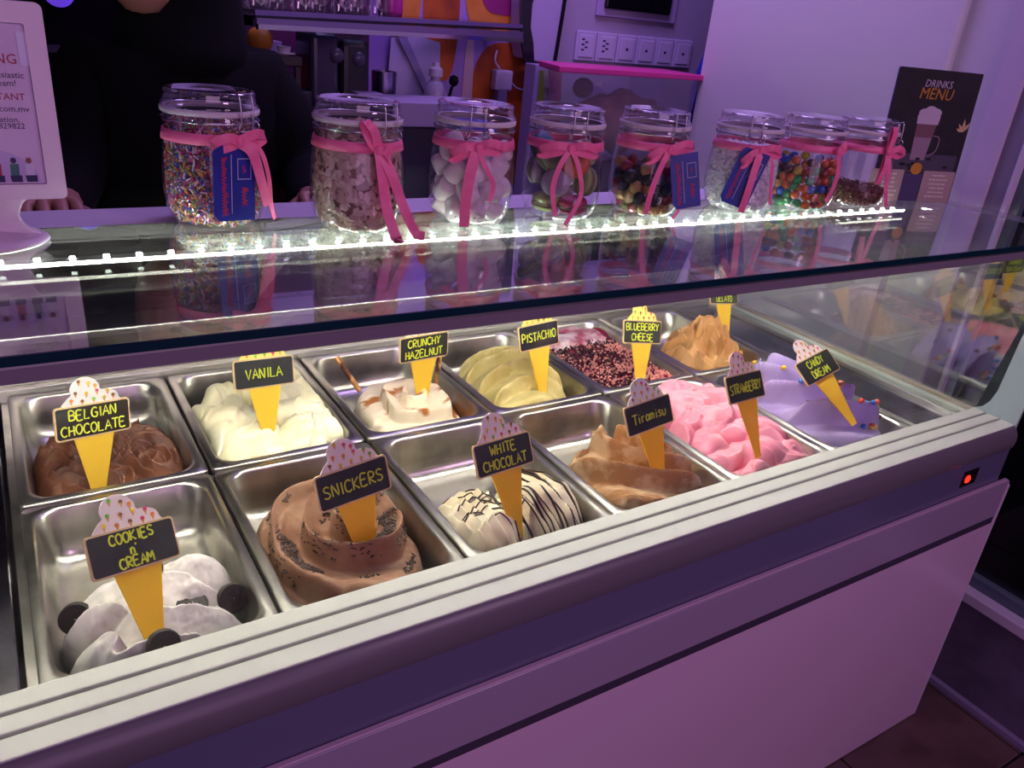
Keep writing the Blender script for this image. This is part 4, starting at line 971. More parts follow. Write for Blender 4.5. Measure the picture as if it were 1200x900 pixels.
# berry sweets
rg = random.Random(12)
def berry_mesh(colr, s, seed):
    r2 = random.Random(seed); mb = MB()
    prof = [(s * math.sin(k * math.pi / 7) + 1e-5, -s * math.cos(k * math.pi / 7)) for k in range(8)]
    mb.lathe(prof, 12)
    mb.v = [tuple(Vector(v) * (1 + .12 * math.sin(v[0] * 900 + seed) * math.sin(v[2] * 900) + .06 * math.sin(v[1] * 700))) for v in mb.v]
    return mb.mesh('berry_sweet', M('berry_' + colr, colr, .55, bump=.5, bscale=300), True)
BK = [('12141f', 'blackberry-dark', berry_mesh('12141f', .0115, 1)), ('8a2438', 'raspberry red', berry_mesh('8a2438', .0100, 2)), ('b08a5a', 'tan dried-fruit', berry_mesh('b08a5a', .0110, 3)), ('a8742f', 'amber dried-fruit', berry_mesh('a8742f', .0095, 4)), ('5a5a22', 'olive green', berry_mesh('5a5a22', .0085, 5))]
for L_, z in enumerate((.011, .027, .043, .059, .073)):
    n = 12 if L_ < 4 else 8
    for k in range(n):
        a = 2 * math.pi * (k + .5 * (L_ % 2)) / n + rg.uniform(-.12, .12); r_ = inside(z) - .0125 - rg.uniform(0, .004)
        cc = BK[rg.choice((0, 1, 2, 2, 3, 1, 0) if L_ else (2, 3, 4, 2, 1))]
        o = link('berry_sweet', cc[2], None, (JX[4][0] + r_ * math.cos(a), JX[4][1] + r_ * math.sin(a), ZT + z + .001)); o.rotation_euler = [rg.uniform(0, 3) for _ in '123']; o.scale = (1, rg.uniform(.8, 1.1), rg.uniform(.8, 1.0))
        tag(o, '%s sweet in the fifth jar' % cc[1], 'sweet', '%s sweets in the fifth jar' % cc[1])
# candy-coated chocolates
CC = [('c9622a', 'orange'), ('2458b8', 'blue'), ('8a2f2a', 'brownish red'), ('1f8a4a', 'green'), ('b8a030', 'yellow'), ('4a2a22', 'dark brown')]
rg = random.Random(4)
for L_ in range(6):
    z = .0105 + L_ * .0148; n = 18 if 0 < L_ < 5 else (15 if L_ == 0 else 12)
    for k in range(n):
        a = 2 * math.pi * (k + .5 * (L_ % 2)) / n + rg.uniform(-.06, .06); r_ = inside(z) - .0092 - rg.uniform(0, .0015)
        cc = CC[rg.choice((0, 0, 0, 1, 1, 2, 2, 3, 3, 4, 5) if L_ > 1 else (0, 0, 3, 3, 3, 1, 4, 2))]
        bead('candy_chocolate', (JX[6][0] + r_ * math.cos(a), JX[6][1] + r_ * math.sin(a), ZT + z + rg.uniform(-.002, .002)), .0086, cc[0], '%s candy-coated chocolate in the seventh jar' % cc[1], '%s candy-coated chocolates in the seventh jar' % cc[1], .92)
# ================================================================== sign stand at the left
m_pl = M('stand_plastic', 'e3cfe0', 0.3, spec=.5)
st = thing('sign_stand', 'white desktop sign holder with rounded foot showing a hiring poster', 'sign stand', (-0.03, 0.285, ZT))
SX0, SX1, SZ0, SZ1 = -0.165, 0.107, 0.437, 0.632
fy0, fy1 = 0.276, 0.294
outer = rrect(SX0, SX1, SZ0, SZ1, .006, 4); inner = rrect(SX0 + .022, SX1 - .018, SZ0 + .016, SZ1 - .020, .002, 4)
n = len(outer)
v = [(x, fy0, z) for x, z in outer] + [(x, fy0, z) for x, z in inner] + [(x, fy1, z) for x, z in outer] + [(x, fy0 + .006, z) for x, z in inner]
f = []
for i in range(n):
    j = (i + 1) % n
    f += [(i, j, n + j, n + i), (j, i, 2 * n + i, 2 * n + j), (n + i, n + j, 3 * n + j, 3 * n + i)]
f.append(tuple(range(2 * n, 3 * n)))
wb('frame', MB().add(v, f), m_pl, st, auto=30)
poster = wb('poster', MB().box(SX0 + .0225, SX1 - .0185, fy0 + .004, fy0 + .0055, SZ0 + .0165, SZ1 - .0205), M('poster_paper', 'd8c2e0', .5), st)
px1 = SX1 - .018
def ptext(s, z, size, colr, right):
    text_mesh('poster_text', s, size, M('print_' + colr, colr, .6), poster, (px1 - right, fy0 + .0035, z), (1, 0, 0), (0, 0, 1), align='RIGHT', ext=.0001)
ptext('HIRING', .5735, .0135, 'a8304a', .010)
ptext('enthusiastic', .5600, .0085, '3a3050', .006); ptext('team!', .5520, .0085, '3a3050', .014)
ptext('ASSISTANT', .5385, .0095, 'a8304a', .008)
ptext('lly.com.mv', .5270, .0085, '3a3050', .006)
ptext('information,', .5165, .0080, '3a3050', .016); ptext('829822', .5100, .0080, '3a3050', .012)
wb('clear_tape', MB().box(.081, .0895, fy0 + .0028, fy0 + .0038, .572, .604), M('tape', 'cfc8e6', .25), st)
pb = MB()
def pq(pts, mi): pb.prism([(x, z) for x, z in pts], .0002, o=(0, fy0 + .0039, 0), mi=mi)
pq([(px1 - .055 + .05 * math.cos(a), .455 + .035 * math.sin(a)) for a in [k * math.pi / 12 for k in range(13)]], 0)
for k, (cx, mi) in enumerate(((-.010, 1), (-.024, 2), (-.040, 3), (-.056, 1))):
    x = px1 + cx - .004
    pb.prism([(x - .004, .462), (x + .004, .462), (x + .0045, .474), (x - .0035, .474)], .0002, o=(0, fy0 + .0036, 0), mi=mi)
    pb.prism([(x - .004, .455), (x + .006, .455), (x + .006, .462), (x - .005, .462)], .0002, o=(0, fy0 + .0036, 0), mi=4)
    pb.prism([(x + .0028 * math.cos(a), .4775 + .0032 * math.sin(a)) for a in [q * math.pi / 5 for q in range(10)]], .0002, o=(0, fy0 + .0036, 0), mi=5 if k != 1 else 4)
wb('poster_figures', pb, [M('pp0', 'c4b0dc', .6), M('pp1', 'd6d0ea', .6), M('pp2', '3f7a6a', .6), M('pp3', 'b03048', .6), M('pp4', '2c2a55', .6), M('pp5', '8a4a4a', .6)], st).parent = poster
wb('neck', MB().prism([(-.055, .440), (.078, .440), (.064, .434), (.058, .420), (.062, .408), (.078, .398), (-.060, .395), (-.040, .402), (-.034, .415), (-.042, .432)], -.016, o=(0, .277, 0)), m_pl, st, bevel=.003, smooth=True)
ft = MB(); ft.lathe([(.001, 0), (.096, 0), (.100, .003), (.098, .006), (.080, .010), (.050, .014), (.020, .018), (.001, .019)], 48)
ft.v = [(x - .015, y * .62 + .285, z + ZT) for x, y, z in ft.v]
wb('foot', ft, m_pl, st, smooth=True)

# ================================================================== drinks menu
mn = thing('drinks_menu', 'dark drinks menu board with a latte picture and two beige price cards', 'menu', (1.68, .245, ZT))
e1 = Vector((.205, -.055, 0)).normalized(); upv = Vector((.0, .04, 1)).normalized() * .85; o0 = Vector((1.552, .277, ZT + .0005)); nf = e1.cross(upv).normalized()
MW, MH = .205, .300
def mp(x, z, k=0): return o0 + e1 * x + upv * z + nf * (k * .0003)
def mprint(name, polys, mats, par, k=1):
    b_ = MB()
    for poly, mi in polys: b_.prism(poly, .00015, o=o0 + nf * (.0003 * k), ex=e1, ey=upv, mi=mi)
    return wb(name, b_, mats, par)
def circ(x, z, rx, rz=None, n=20): return [(x + rx * math.cos(2 * math.pi * k / n), z + (rz or rx) * math.sin(2 * math.pi * k / n)) for k in range(n)]
wb('backing', MB().prism(rrect(0, MW, 0, MH, .003, 3), -.004, o=o0, ex=e1, ey=upv), M('menu_backing', '4a3f66', .4), mn)
po = wb('poster', MB().prism(rrect(0.0, MW, .066, MH, .003, 3), .0003, o=o0, ex=e1, ey=upv), M('menu_black', '16141a', .45, c2='201d26', scale=25), mn)
mm = [M('mn_cream', 'c9b8cc', .5), M('mn_coffee', '7a5560', .5), M('mn_milk', '9a8094', .5), M('mn_gold', 'c98a30', .5), M('mn_leaf', 'd9b48a', .5), M('mn_grey', '4a4456', .5), M('mn_dark', '0c0a0e', .5)]
cxm = .098
pics = [(rrect(0.01, MW - .01, .068, .112, .004, 2), 5),
 ([(cxm - .022, .098), (cxm + .014, .098), (cxm + .024, .190), (cxm - .026, .190)], 2), ([(cxm - .024, .150), (cxm + .019, .150), (cxm + .024, .190), (cxm - .026, .190)], 1),
 ([(cxm - .027, .180), (cxm + .026, .180), (cxm + .028, .200), (cxm - .029, .200)], 0), (circ(cxm - .012, .205, .016, .010), 0), (circ(cxm + .012, .206, .016, .011), 0), (circ(cxm, .212, .014, .009), 0)]
for k in range(14):
    rg_ = random.Random(k + 40); pics.append((circ(rg_.uniform(.015, MW - .015), rg_.uniform(.070, .105), .006, .0035, 8), 6))
for a, l in ((95, .030), (60, .026), (130, .024), (30, .020), (160, .020), (-30, .018)):
    ar = R(a); bx, bz = MW - .014, .168; dx, dz = math.cos(ar), math.sin(ar)
    pics.append(([(bx, bz), (bx + dx * l * .5 - dz * .004, bz + dz * l * .5 + dx * .004), (bx + dx * l, bz + dz * l), (bx + dx * l * .5 + dz * .004, bz + dz * l * .5 - dx * .004)], 4))
pics = [(p_, m_) for p_, m_ in pics if all(-.001 < q[0] < MW + .001 for q in p_)]
for q, (p_, m_) in enumerate(pics): pass
b_ = MB()
for q, (p_, m_) in enumerate(pics): b_.prism(p_, .00012, o=o0 + nf * (.00035 + .00012 * min(q, 8)), ex=e1, ey=upv, mi=m_)
wparent(build('picture', b_, mm), mn).parent = po
for o in [x for x in col.objects if x.name == 'picture']: o.matrix_parent_inverse = Matrix()
hd = wb('mug_handle', MB().tube(catmull([mp(cxm + .021, .155, 4), mp(cxm + .038, .150, 4), mp(cxm + .036, .120, 4), mp(cxm + .017, .108, 4)], 5), .0011, 6), mm[2], mn); hd.parent = po; hd.matrix_parent_inverse = Matrix()
for s_, z_, sz, mt in (('DRINKS', .262, .0195, mm[0]), ('MENU', .236, .0300, mm[3])):
    o = text_mesh('menu_text', s_, sz, mt, None, mp(cxm + .003, z_, 2), e1, upv, align='CENTER', ext=.0001, shear=.12); wparent(o, mn); o.parent = po; o.matrix_parent_inverse = Matrix()
lid_ = wb('round_sticker', MB().prism(circ(.098, .078, .014), .0006, o=o0 + nf * .0016, ex=e1, ey=upv), mm[3], mn)
for x0, x1 in ((-.012, .070), (.120, MW - .004)):
    cd = wb('price_card', MB().prism(rrect(x0, x1, .0, .074, .002, 2), .0008, o=o0 + nf * .0012, ex=e1, ey=upv), M('card_beige', 'b39a96', .5), mn)
    pl_ = MB(); rs_ = random.Random(int(x0 * 1000) + 3)
    for q in range(6):                         # rows of print too small to read
        x = (x0 + x1) / 2 - rs_.uniform(.016, .028); xe = x0 + x1 - x
        while x < xe:
            l = rs_.uniform(.003, .009); pl_.prism([(x, .062 - q * .010), (x + l, .062 - q * .010), (x + l, .0655 - q * .010), (x, .0655 - q * .010)], .0001, o=o0 + nf * .0021, ex=e1, ey=upv); x += l + .002
    build('card_print', pl_, M('card_print', 'e2d3d2', .5), cd)

# ================================================================== back bar
BZ = 0.12
bn = thing('back_counter', 'dark work counter along the rear wall behind the display case', 'counter', (1.0, 1.35, FZ))
wb('worktop', MB().box(0.62, 2.6, 1.08, 1.599, BZ - .03, BZ), M('worktop_violet', '5c4f74', .35), bn, bevel=.004)
for k in range(4): wb('cabinet_door', MB()   .box(.63 + k * .49, 1.11 + k * .49, 1.105, 1.125, FZ + .08, BZ - .035), M('bar_door', '3a3148', .5), bn, bevel=.003)
wb('cabinet_body', MB().box(.63, 2.58, 1.125, 1.599, FZ, BZ - .03), M('bar_body', '2a2436', .6), bn)
cb_ = thing('tall_cabinet', 'tall black cabinet added to darken the background behind the person', 'cabinet', (0.1, 1.5, FZ))  # black cabinet added to fill the dark background
wb('body', MB().box(-1.3, .42, 1.36, 1.599, FZ, 1.3), m_dark, cb_)
for k in range(3): wb('cabinet_door', MB().box(-1.28 + k * .57, -.73 + k * .57, 1.345, 1.359, FZ + .05, 1.28), M('cab_door', '0d0b12', .8, spec=.1), cb_, bevel=.003)
wb('shelf_strip', MB().box(-.4, .40, 1.30, 1.344, .505, .517), M('cab_strip', '3a304a', .4), cb_)
sp = thing('spotlight', 'small violet spotlight glowing at the top left behind the stand', 'lamp', (.205, 1.34, .60))
wb('housing', MB().lathe([(.034, 0), (.034, .03), (.026, .045), (.001, .045)], 24, mat=Matrix.Translation((.205, 1.300, .622)) @ Matrix.Rotation(R(-90), 4, 'X')), M('spot_house', '15121c', .4), sp, smooth=True)
wb('lens', MB().lathe([(.001, -.003), (.020, -.001), (.030, 0.002)], 24, mat=Matrix.Translation((.205, 1.301, .622)) @ Matrix.Rotation(R(-90), 4, 'X')), M('spot_lens', '7a4cff', .3, emit=.35), sp, smooth=True)
# wall mural with big orange forms
mu = thing('wall_mural', 'wall picture of glowing orange rounded shapes above the work counter', 'picture', (1.30, 1.597, BZ))
wb('sheet', MB().box(1.00, 1.64, 1.592, 1.599, BZ + .002, .95), M('mural_sheet', '8a6ab8', .5, c2='a07ac0', scale=4), mu)
wb('dark_sheet', MB().box(.44, .998, 1.592, 1.599, BZ + .002, .95), M('mural_dark', '2c1230', .5, c2='5a1450', scale=7), mu)  # sheet added to darken the wall left of the orange forms
def blob(x0, x1, z0, z1, mt, dpt, lean=0.0):
    n_ = 28; pl = []
    for k in range(n_):
        a = 2 * math.pi * k / n_; c_, s_ = math.cos(a), math.sin(a)
        x = (x0 + x1) / 2 + (x1 - x0) / 2 * math.copysign(abs(c_) ** .55, c_); z = (z0 + z1) / 2 + (z1 - z0) / 2 * math.copysign(abs(s_) ** .75, s_)
        pl.append((x + lean * (z - z0), z))
    return wb('orange_form', MB().prism(pl, .0012, o=(0, 1.592 - dpt, 0)), mt, mu)
m_or = M('mural_orange', 'c25a14', .5, c2='8a3208', scale=5); m_or2 = M('mural_orange_light', 'd98a3a', .5, c2='c06a1c', scale=5)
blob(1.335, 1.640, .14, .585, m_or, .0002); blob(1.165, 1.285, .46, .90, m_or, .0003); blob(1.08, 1.16, .60, .90, m_or2, .0004)
blob(1.300, 1.56, .60, .90, m_or2, .0005); blob(1.31, 1.345, .15, .60, M('mural_pale', 'c7a0b0', .5), .0016)
blob(1.345, 1.53, .66, .95, M('mural_magenta', '8a1a6a', .5), .0020)
# glass shelf on a chrome front bar, with upturned tumblers
sh = thing('glass_shelf', 'glass wall shelf with chrome edge bar above the work counter', 'shelf', (1.0, 1.3, .6))
A, B_ = Vector((.535, 1.065, 0)), Vector((1.445, 1.49, 0)); dS = (B_ - A).normalized(); nS = Vector((-dS.y, dS.x, 0))
def bar3(p0, p1, z0, z1, dep, hgt):
    v_ = []
    for pp, zz in ((p0, z0), (p1, z1)):
        for dd in (0, dep):
            for hh in (0, hgt): v_.append(pp + nS * dd + Vector((0, 0, zz - hh)))
    return MB().add(v_, [(0, 1, 3, 2), (4, 6, 7, 5), (0, 4, 5, 1), (2, 3, 7, 6), (0, 2, 6, 4), (1, 5, 7, 3)])
wb('glass_plate', bar3(A, B_, .626, .640, .16, .008), glass('shelf_glass', (.55, .65, .62), .1, .7), sh)
wb('plate_edge', bar3(A - nS * .002, B_ - nS * .002, .626, .641, .0018, .010), M('shelf_edge', '6a5a8a', .25), sh)
wb('edge_band', bar3(A - nS * .002, B_ - nS * .002, .6155, .630, .01, .006), M('shelf_dark', '0e0b18', .4), sh)
wb('chrome_bar', bar3(A - nS * .006, B_ - nS * .006, .611, .620, .012, .018), M('chrome_violet', '8a7aa0', .3, metal=.6), sh)
wb('chrome_edge', bar3(A - nS * .010, B_ - nS * .010, .600, .602, .008, .010), M('chrome', 'd6d0d8', .12, metal=1.0), sh)
for q in (.12, .55, .92):
    p_ = A.lerp(B_, q); wb('bracket', MB().prism([(0, 0), (.60 if q < .3 else .22, 0), (.60 if q < .3 else .22, -.03), (0, -.012)], .012, o=(p_.x, p_.y + .005, .60 + .012 * q), ex=(0, 1, 0), ey=(0, 0, 1)), m_dark, sh)
g_tum = glass('tumbler_glass', (.86, .80, .88), .14, .8, 2.0)
tum = MB().lathe([(.026, 0), (.028, .004), (.023, .080), (.021, .084), (.001, .084)], 20).mesh('tumbler', g_tum, True)
for k in range(7):
    p_ = A.lerp(B_, .05 + k * .062) + nS * (.05 + .02 * (k % 2)); o = link('tumbler', tum, None, (p_.x, p_.y, .6265 + .014 * (.05 + k * .062)))
    tag(o, '%s clear upturned tumbler on the glass shelf, counted from the person' % ('first', 'second', 'third', 'fourth', 'fifth', 'sixth', 'seventh')[k], 'glass', 'tumblers on the glass shelf')
mg = thing('magenta_bottle', 'magenta syrup bottle standing on the glass shelf', 'bottle', (*(A.lerp(B_, .50) + nS * .08).xy, .633))
build('body', MB().lathe([(.001, 0), (.030, 0), (.032, .01), (.032, .10), (.014, .14), (.012, .17), (.001, .17)], 20), M('syrup_magenta', 'b02a8a', .2), mg, smooth=True); build('cap', MB().lathe([(.014, .165), (.014, .19), (.001, .19)], 16), m_dark, mg)

# things standing on the work counter
def lathe_thing(name, label, cat, loc, parts):
    t = thing(name, label, cat, loc)
    for nm, prof, mt in parts: build(nm, MB().lathe(prof, 24), mt, t, smooth=False, auto=45)
    return t
cm = thing('coffee_grinder', 'dark coffee machine with two round knobs and clear hopper under the shelf', 'coffee machine', (.80, 1.36, BZ))
wb('body', MB().box(.735, .872, 1.30, 1.46, BZ, BZ + .34), M('machine_dark', '2a2838', .35), cm, bevel=.02, seg=3)
wb('hopper', MB().box(.728, .80, 1.29, 1.42, BZ + .30, .585), M('hopper', '3a3650', .2), cm, bevel=.015, seg=3)
wb('head', MB().box(.802, .880, 1.288, 1.42, BZ + .28, .575), M('machine_head', '1e1c2a', .35), cm, bevel=.018, seg=3)
for x_, z_ in ((.792, .535), (.848, .530)): wb('knob', MB().lathe([(.018, 0), (.016, .008), (.001, .009)], 20, mat=Matrix.Translation((x_, 1.290, z_)) @ Matrix.Rotation(R(90), 4, 'X')), M('knob_grey', '4a4660', .3), cm, smooth=True)
wb('spout', MB().box(.83, .90, 1.25, 1.30, .445, .455), M('spout_pale', '9a8ab0', .3), cm, bevel=.003)
wb('power_light', MB().lathe([(.005, 0), (.001, .002)], 12, mat=Matrix.Translation((.705, 1.296, .43)) @ Matrix.Rotation(R(90), 4, 'X')), M('blue_led', '4a8cff', .3, emit=4.0), cm)
wb('power_module', MB().box(.69, .735, 1.297, 1.38, BZ, .45), M('machine_dark', '2a2838', .35), cm, bevel=.006)
o = build('orange', MB().lathe([(.030 * math.sin(k * math.pi / 10) + 1e-4, -.029 * math.cos(k * math.pi / 10)) for k in range(11)], 20), M('orange_skin', 'd98a2a', .5, bump=.2, bscale=200), smooth=True, loc=(.612, 1.31, .557)); tag(o, 'single orange beside the shoulder of the person', 'orange')
fs = thing('fruit_stand', 'small dark rack under the orange and white cup', 'rack', (.63, 1.33, BZ))
wb('shelf_board', MB().box(.575, .70, 1.27, 1.40, .505, .5275), M('rack_dark', '2a1c24', .5), fs, bevel=.003)
for x_, y_ in ((.585, 1.28), (.69, 1.28), (.585, 1.39), (.69, 1.39)): wb('post', MB().box(x_ - .006, x_ + .006, y_ - .006, y_ + .006, BZ, .505), M('rack_dark', '2a1c24', .5), fs)
lathe_thing('white_cup', 'tiny white cup on the rack by the orange', 'cup', (.665, 1.300, .5275), [('body', [(.001, 0), (.012, 0), (.017, .020), (.016, .020), (.011, .003), (.001, .003)], M('china', 'd9cfe0', .3)), ('saucer', [(.001, .0), (.026, .004), (.026, .006), (.001, .002)], M('china', 'd9cfe0', .3))])
rb_ = lathe_thing('red_canister', 'red canister with a pale lid next to the coffee machine', 'canister', (.690, 1.52, BZ), [('body', [(.001, 0), (.034, 0), (.034, .40), (.001, .40)], M('can_red', '8a1a22', .4)), ('lid', [(.036, .40), (.036, .425), (.001, .43)], M('can_lid', '8a7aa0', .4))])
lathe_thing('metal_shaker', 'steel shaker cup left of the white board', 'shaker', (.974, 1.42, BZ), [('body', [(.001, .0), (.026, .0), (.034, .375), (.031, .375), (.024, .01), (.001, .01)], M('shaker_steel', 'a89cc0', .25, metal=1.0))])
sp_ = thing('teaspoon', 'small metal spoon standing beside the steel shaker', 'spoon', (.915, 1.42, BZ))
wb('handle', MB().tube([(.915, 1.42, BZ), (.918, 1.43, .40)], .003, 8), M('spoon_steel', 'b0a4c8', .2, metal=1.0), sp_); wb('bowl', MB().lathe([(.001, -.016), (.007, -.010), (.009, 0), (.006, .012), (.001, .016)], 14, mat=Matrix.Translation((.918, 1.43, .415))), M('spoon_steel', 'b0a4c8', .2, metal=1.0), sp_, smooth=True)
wbd = thing('white_board', 'pale leaning board with a folded corner behind the bottle', 'board', (1.13, 1.56, BZ))
wb('panel', MB().prism([(1.03, BZ), (1.235, BZ), (1.215, .57), (1.06, .60)], -.006, o=(0, 1.570, 0)), M('board_pale', 'b3a4cc', .5), wbd)
wb('fold', MB().prism([(1.07, .585), (1.10, .585), (1.23, .36), (1.23, .33)], -.003, o=(0, 1.562, 0)), M('board_fold', '8f80ad', .5), wbd)
lathe_thing('pump_bottle', 'white plastic bottle with a pump cap by the orange mural', 'bottle', (1.150, 1.46, BZ), [('body', [(.001, 0), (.032, 0), (.034, .01), (.034, .31), (.026, .345), (.014, .355), (.014, .365), (.001, .365)], M('bottle_white', 'bfb0d6', .35)), ('cap', [(.020, .365), (.020, .385), (.010, .392), (.010, .402), (.001, .403)], M('bottle_cap', 'd6cae6', .35)), ('label', [(.0345, .26), (.0347, .265), (.0347, .30), (.0345, .305)], M('bottle_label', 'c04a5a', .5))])
ld = thing('black_ladle', 'black ladle leaning in front of the white bottle', 'ladle', (1.13, 1.39, BZ))
wb('handle', MB().tube([(1.08, 1.38, BZ), (1.172, 1.40, .465)], .0045, 8), m_dark, ld); wb('bowl', MB().lathe([(.001, -.016), (.011, -.010), (.014, 0), (.011, .012), (.001, .016)], 14, mat=Matrix.Translation((1.177, 1.40, .480))), m_dark, ld, smooth=True)
ad = thing('plug_adapter', 'white plug adapter with a looping cable on the mural', 'adapter', (1.44, 1.585, BZ))
wb('body', MB().box(1.408, 1.470, 1.555, 1.588, .445, .505), M('plug_white', 'c3b4d9', .4), ad, bevel=.005)
wb('charger', MB().box(1.418, 1.452, 1.550, 1.588, .385, .445), M('plug_grey', '7a6a96', .4), ad, bevel=.004)
wb('cable', MB().tube(catmull([(1.43, 1.57, .505), (1.408, 1.57, .53), (1.415, 1.575, .56)], 5) , .003, 6), M('plug_white', 'c3b4d9', .4), ad, smooth=True)
wb('cable', MB().tube(catmull([(1.468, 1.57, .475), (1.50, 1.57, .452), (1.56, 1.57, .452), (1.62, 1.58, .47)], 6), .003, 6), M('plug_white', 'c3b4d9', .4), ad, smooth=True)
# white dispenser with curved black face
ds = thing('water_dispenser', 'white hanging dispenser with a curved black face beside the orange mural', 'dispenser', (1.54, 1.56, .535))
prof = [(1.545, .536), (1.602, .538), (1.612, .60), (1.620, .80), (1.622, 1.0), (1.462, 1.0), (1.456, .70), (1.462, .60), (1.480, .546)]
wb('body', MB().prism(prof, -.06, o=(0, 1.525, 0)), M('disp_white', 'a99cc4', .35), ds, bevel=.004)
wb('black_face', MB().prism([(1.450, 1.0), (1.450, .70), (1.462, .60), (1.484, .532), (1.522, .532), (1.512, .59), (1.496, .635), (1.494, .70), (1.510, .76), (1.516, 1.0)], .006, o=(0, 1.525, 0)), M('disp_black', '14101f', .15), ds, bevel=.002)
wb('side_seam', MB().tube(catmull([(1.598, 1.520, .545), (1.604, 1.520, .62), (1.612, 1.520, .75), (1.616, 1.520, 1.0)], 5), .006, 6), m_dark, ds)
wb('wall_plate', MB().box(1.48, 1.60, 1.584, 1.599, .6, .95), m_dark, ds)
# switches and screen on the back wall
spm = None
for k in range(6):
    x_ = 1.722 + k * .0868
    s_ = thing('switch_plate', '%s white switch plate in the row of six on the rear wall' % ('first', 'second', 'third', 'fourth', 'fifth', 'sixth')[k], 'switch', (x_, 1.599, .593), 'switch plates on the rear wall')
    build('plate', MB().box(0.002, .085, -.009, 0, -.046, .046), M('switch_white', 'c0b2d8', .35), s_, bevel=.003)
    build('rocker', MB().box(.014, .073, -.012, -.009, -.034, .034), M('switch_rocker', 'c8badf', .3), s_, bevel=.002)
    mk_ = MB()
    if k < 2:
        for q in range(5): mk_.box(.022 + (q % 2) * .014, .034 + (q % 2) * .014, -.0125, -.0119, .018 - q * .008, .023 - q * .008)
    else: mk_.box(.038, .048, -.0125, -.0119, -.004, .004)
    build('marking', mk_, M('switch_mark', '2a2050' if k < 2 else '7a6aa0', .5), s_)
tb = thing('wall_screen', 'black screen in a pale frame on the rear wall above the switches', 'screen', (1.96, 1.598, .69))
wb('frame', MB().box(1.792, 2.135, 1.588, 1.599, .688, .95), M('screen_frame', 'ab9cc6', .4), tb, bevel=.002); wb('panel', MB().box(1.815, 2.098, 1.572, 1.588, .712, .93), M('screen_black', '0a0910', .25), tb, bevel=.006)
# clear plastic box with pink lid
bx_ = thing('storage_box', 'clear plastic storage box with a bright pink lid behind the jars', 'box', (1.62, 1.25, BZ))
g_box = glass('box_plastic', (.80, .76, .84), .12, .7, 2.0, haze=.07, hcol=(.7, .6, .8))
stand_ = thing('box_stand', 'grey block carrying the plastic storage box', 'stand', (1.62, 1.28, BZ)); wb('block', MB().box(1.43, 1.86, 1.17, 1.30, BZ, .30), M('stand_grey', '4a4058', .5), stand_, bevel=.01)
bb = MB(); v0 = [(1.40, 1.165), (1.86, 1.165), (1.86, 1.30), (1.44, 1.30)]; v1 = [(1.37, 1.15), (1.875, 1.15), (1.875, 1.315), (1.42, 1.315)]
wb('tub', MB().add([(x, y, .301) for x, y in v0] + [(x, y, .538) for x, y in v1], [(3, 2, 1, 0), (0, 1, 5, 4), (1, 2, 6, 5), (2, 3, 7, 6), (3, 0, 4, 7)]), g_box, bx_)
wb('lid', MB().prism([(1.352, 1.14), (1.882, 1.14), (1.885, 1.325), (1.408, 1.325)], .016, o=(0, 0, .538), ex=(1, 0, 0), ey=(0, 1, 0)), M('lid_pink', 'd0388f', .4), bx_, bevel=.003)
wb('sticker', MB().box(1.487, 1.512, 1.1525, 1.1535, .508, .522), M('sticker_white', 'cfc0e0', .5), bx_)
o = build('brown_ball', MB().lathe([(.030 * math.sin(k * math.pi / 8) + 1e-4, -.028 * math.cos(k * math.pi / 8)) for k in range(9)], 18), M('ball_brown', '6a3a40', .6, bump=.3), smooth=True, loc=(1.505, 1.23, .494)); tag(o, 'round dark brown cake inside the plastic storage box', 'cake')
def bag(name, c, s, mt, lab, cat, sd):
    mb = MB(); mb.lathe([(math.sin(k * math.pi / 12) + 1e-4, -math.cos(k * math.pi / 12)) for k in range(13)], 24)
    mb.v = [tuple(Vector((c[0] + x * s[0] * (1 + .18 * math.sin(7 * z + 3 * x + sd)), c[1] + y * s[1], c[2] + z * s[2] * (1 + .12 * math.sin(9 * x + sd))))) for x, y, z in mb.v]
    return tag(build(name, mb, mt, smooth=True), lab, cat)
bag('bread_bag', (1.65, 1.235, .402), (.16, .055, .088), M('bag_tan', 'b0807a', .5, c2='8a6068', scale=14, bump=.4, bscale=30), 'tan bag of baked goods slumped inside the plastic storage box', 'bag', 1.0)
bag('blue_bag', (1.985, 1.235, .46), (.042, .04, .18), M('bag_blue', '1f2ab0', .35, c2='141c80', scale=20, bump=.6, bscale=35), 'crumpled bright blue plastic bag hanging behind the pale wall', 'bag', 2.0)
pbx = thing('paper_box', 'flat white carton lying behind the jar of flakes', 'carton', (1.03, 1.25, BZ)); wb('carton', MB().box(.90, 1.15, 1.18, 1.34, .385, .445), M('carton_white', '9487aa', .5), pbx, bevel=.003)
wb('carton_foot', MB().box(.92, 1.13, 1.20, 1.32, BZ, .385), M('carton_dark', '2c2440', .5), pbx)
blx = thing('blue_box', 'bright blue box between the second and third jar', 'box', (1.10, 1.16, BZ)); wb('body', MB().box(1.045, 1.15, 1.10, 1.17, BZ, .405), M('box_blue', '1f2f9c', .45), blx, bevel=.003)
wb('lid', MB().box(1.043, 1.152, 1.098, 1.172, .385, .409), M('box_blue2', '2a3cb0', .4), blx, bevel=.002)
lathe_thing('black_pepper_mill', 'small black mill with a chrome knob in front of the blue box', 'mill', (1.055, 1.075, BZ), [('body', [(.001, -.0), (.024, 0), (.022, .16), (.018, .20), (.022, .235), (.001, .24)], M('mill_black', '0d0b14', .25)), ('knob', [(.008, .24), (.012, .25), (.008, .262), (.001, .263)], M('chrome', 'd6d0d8', .12, metal=1.0))])
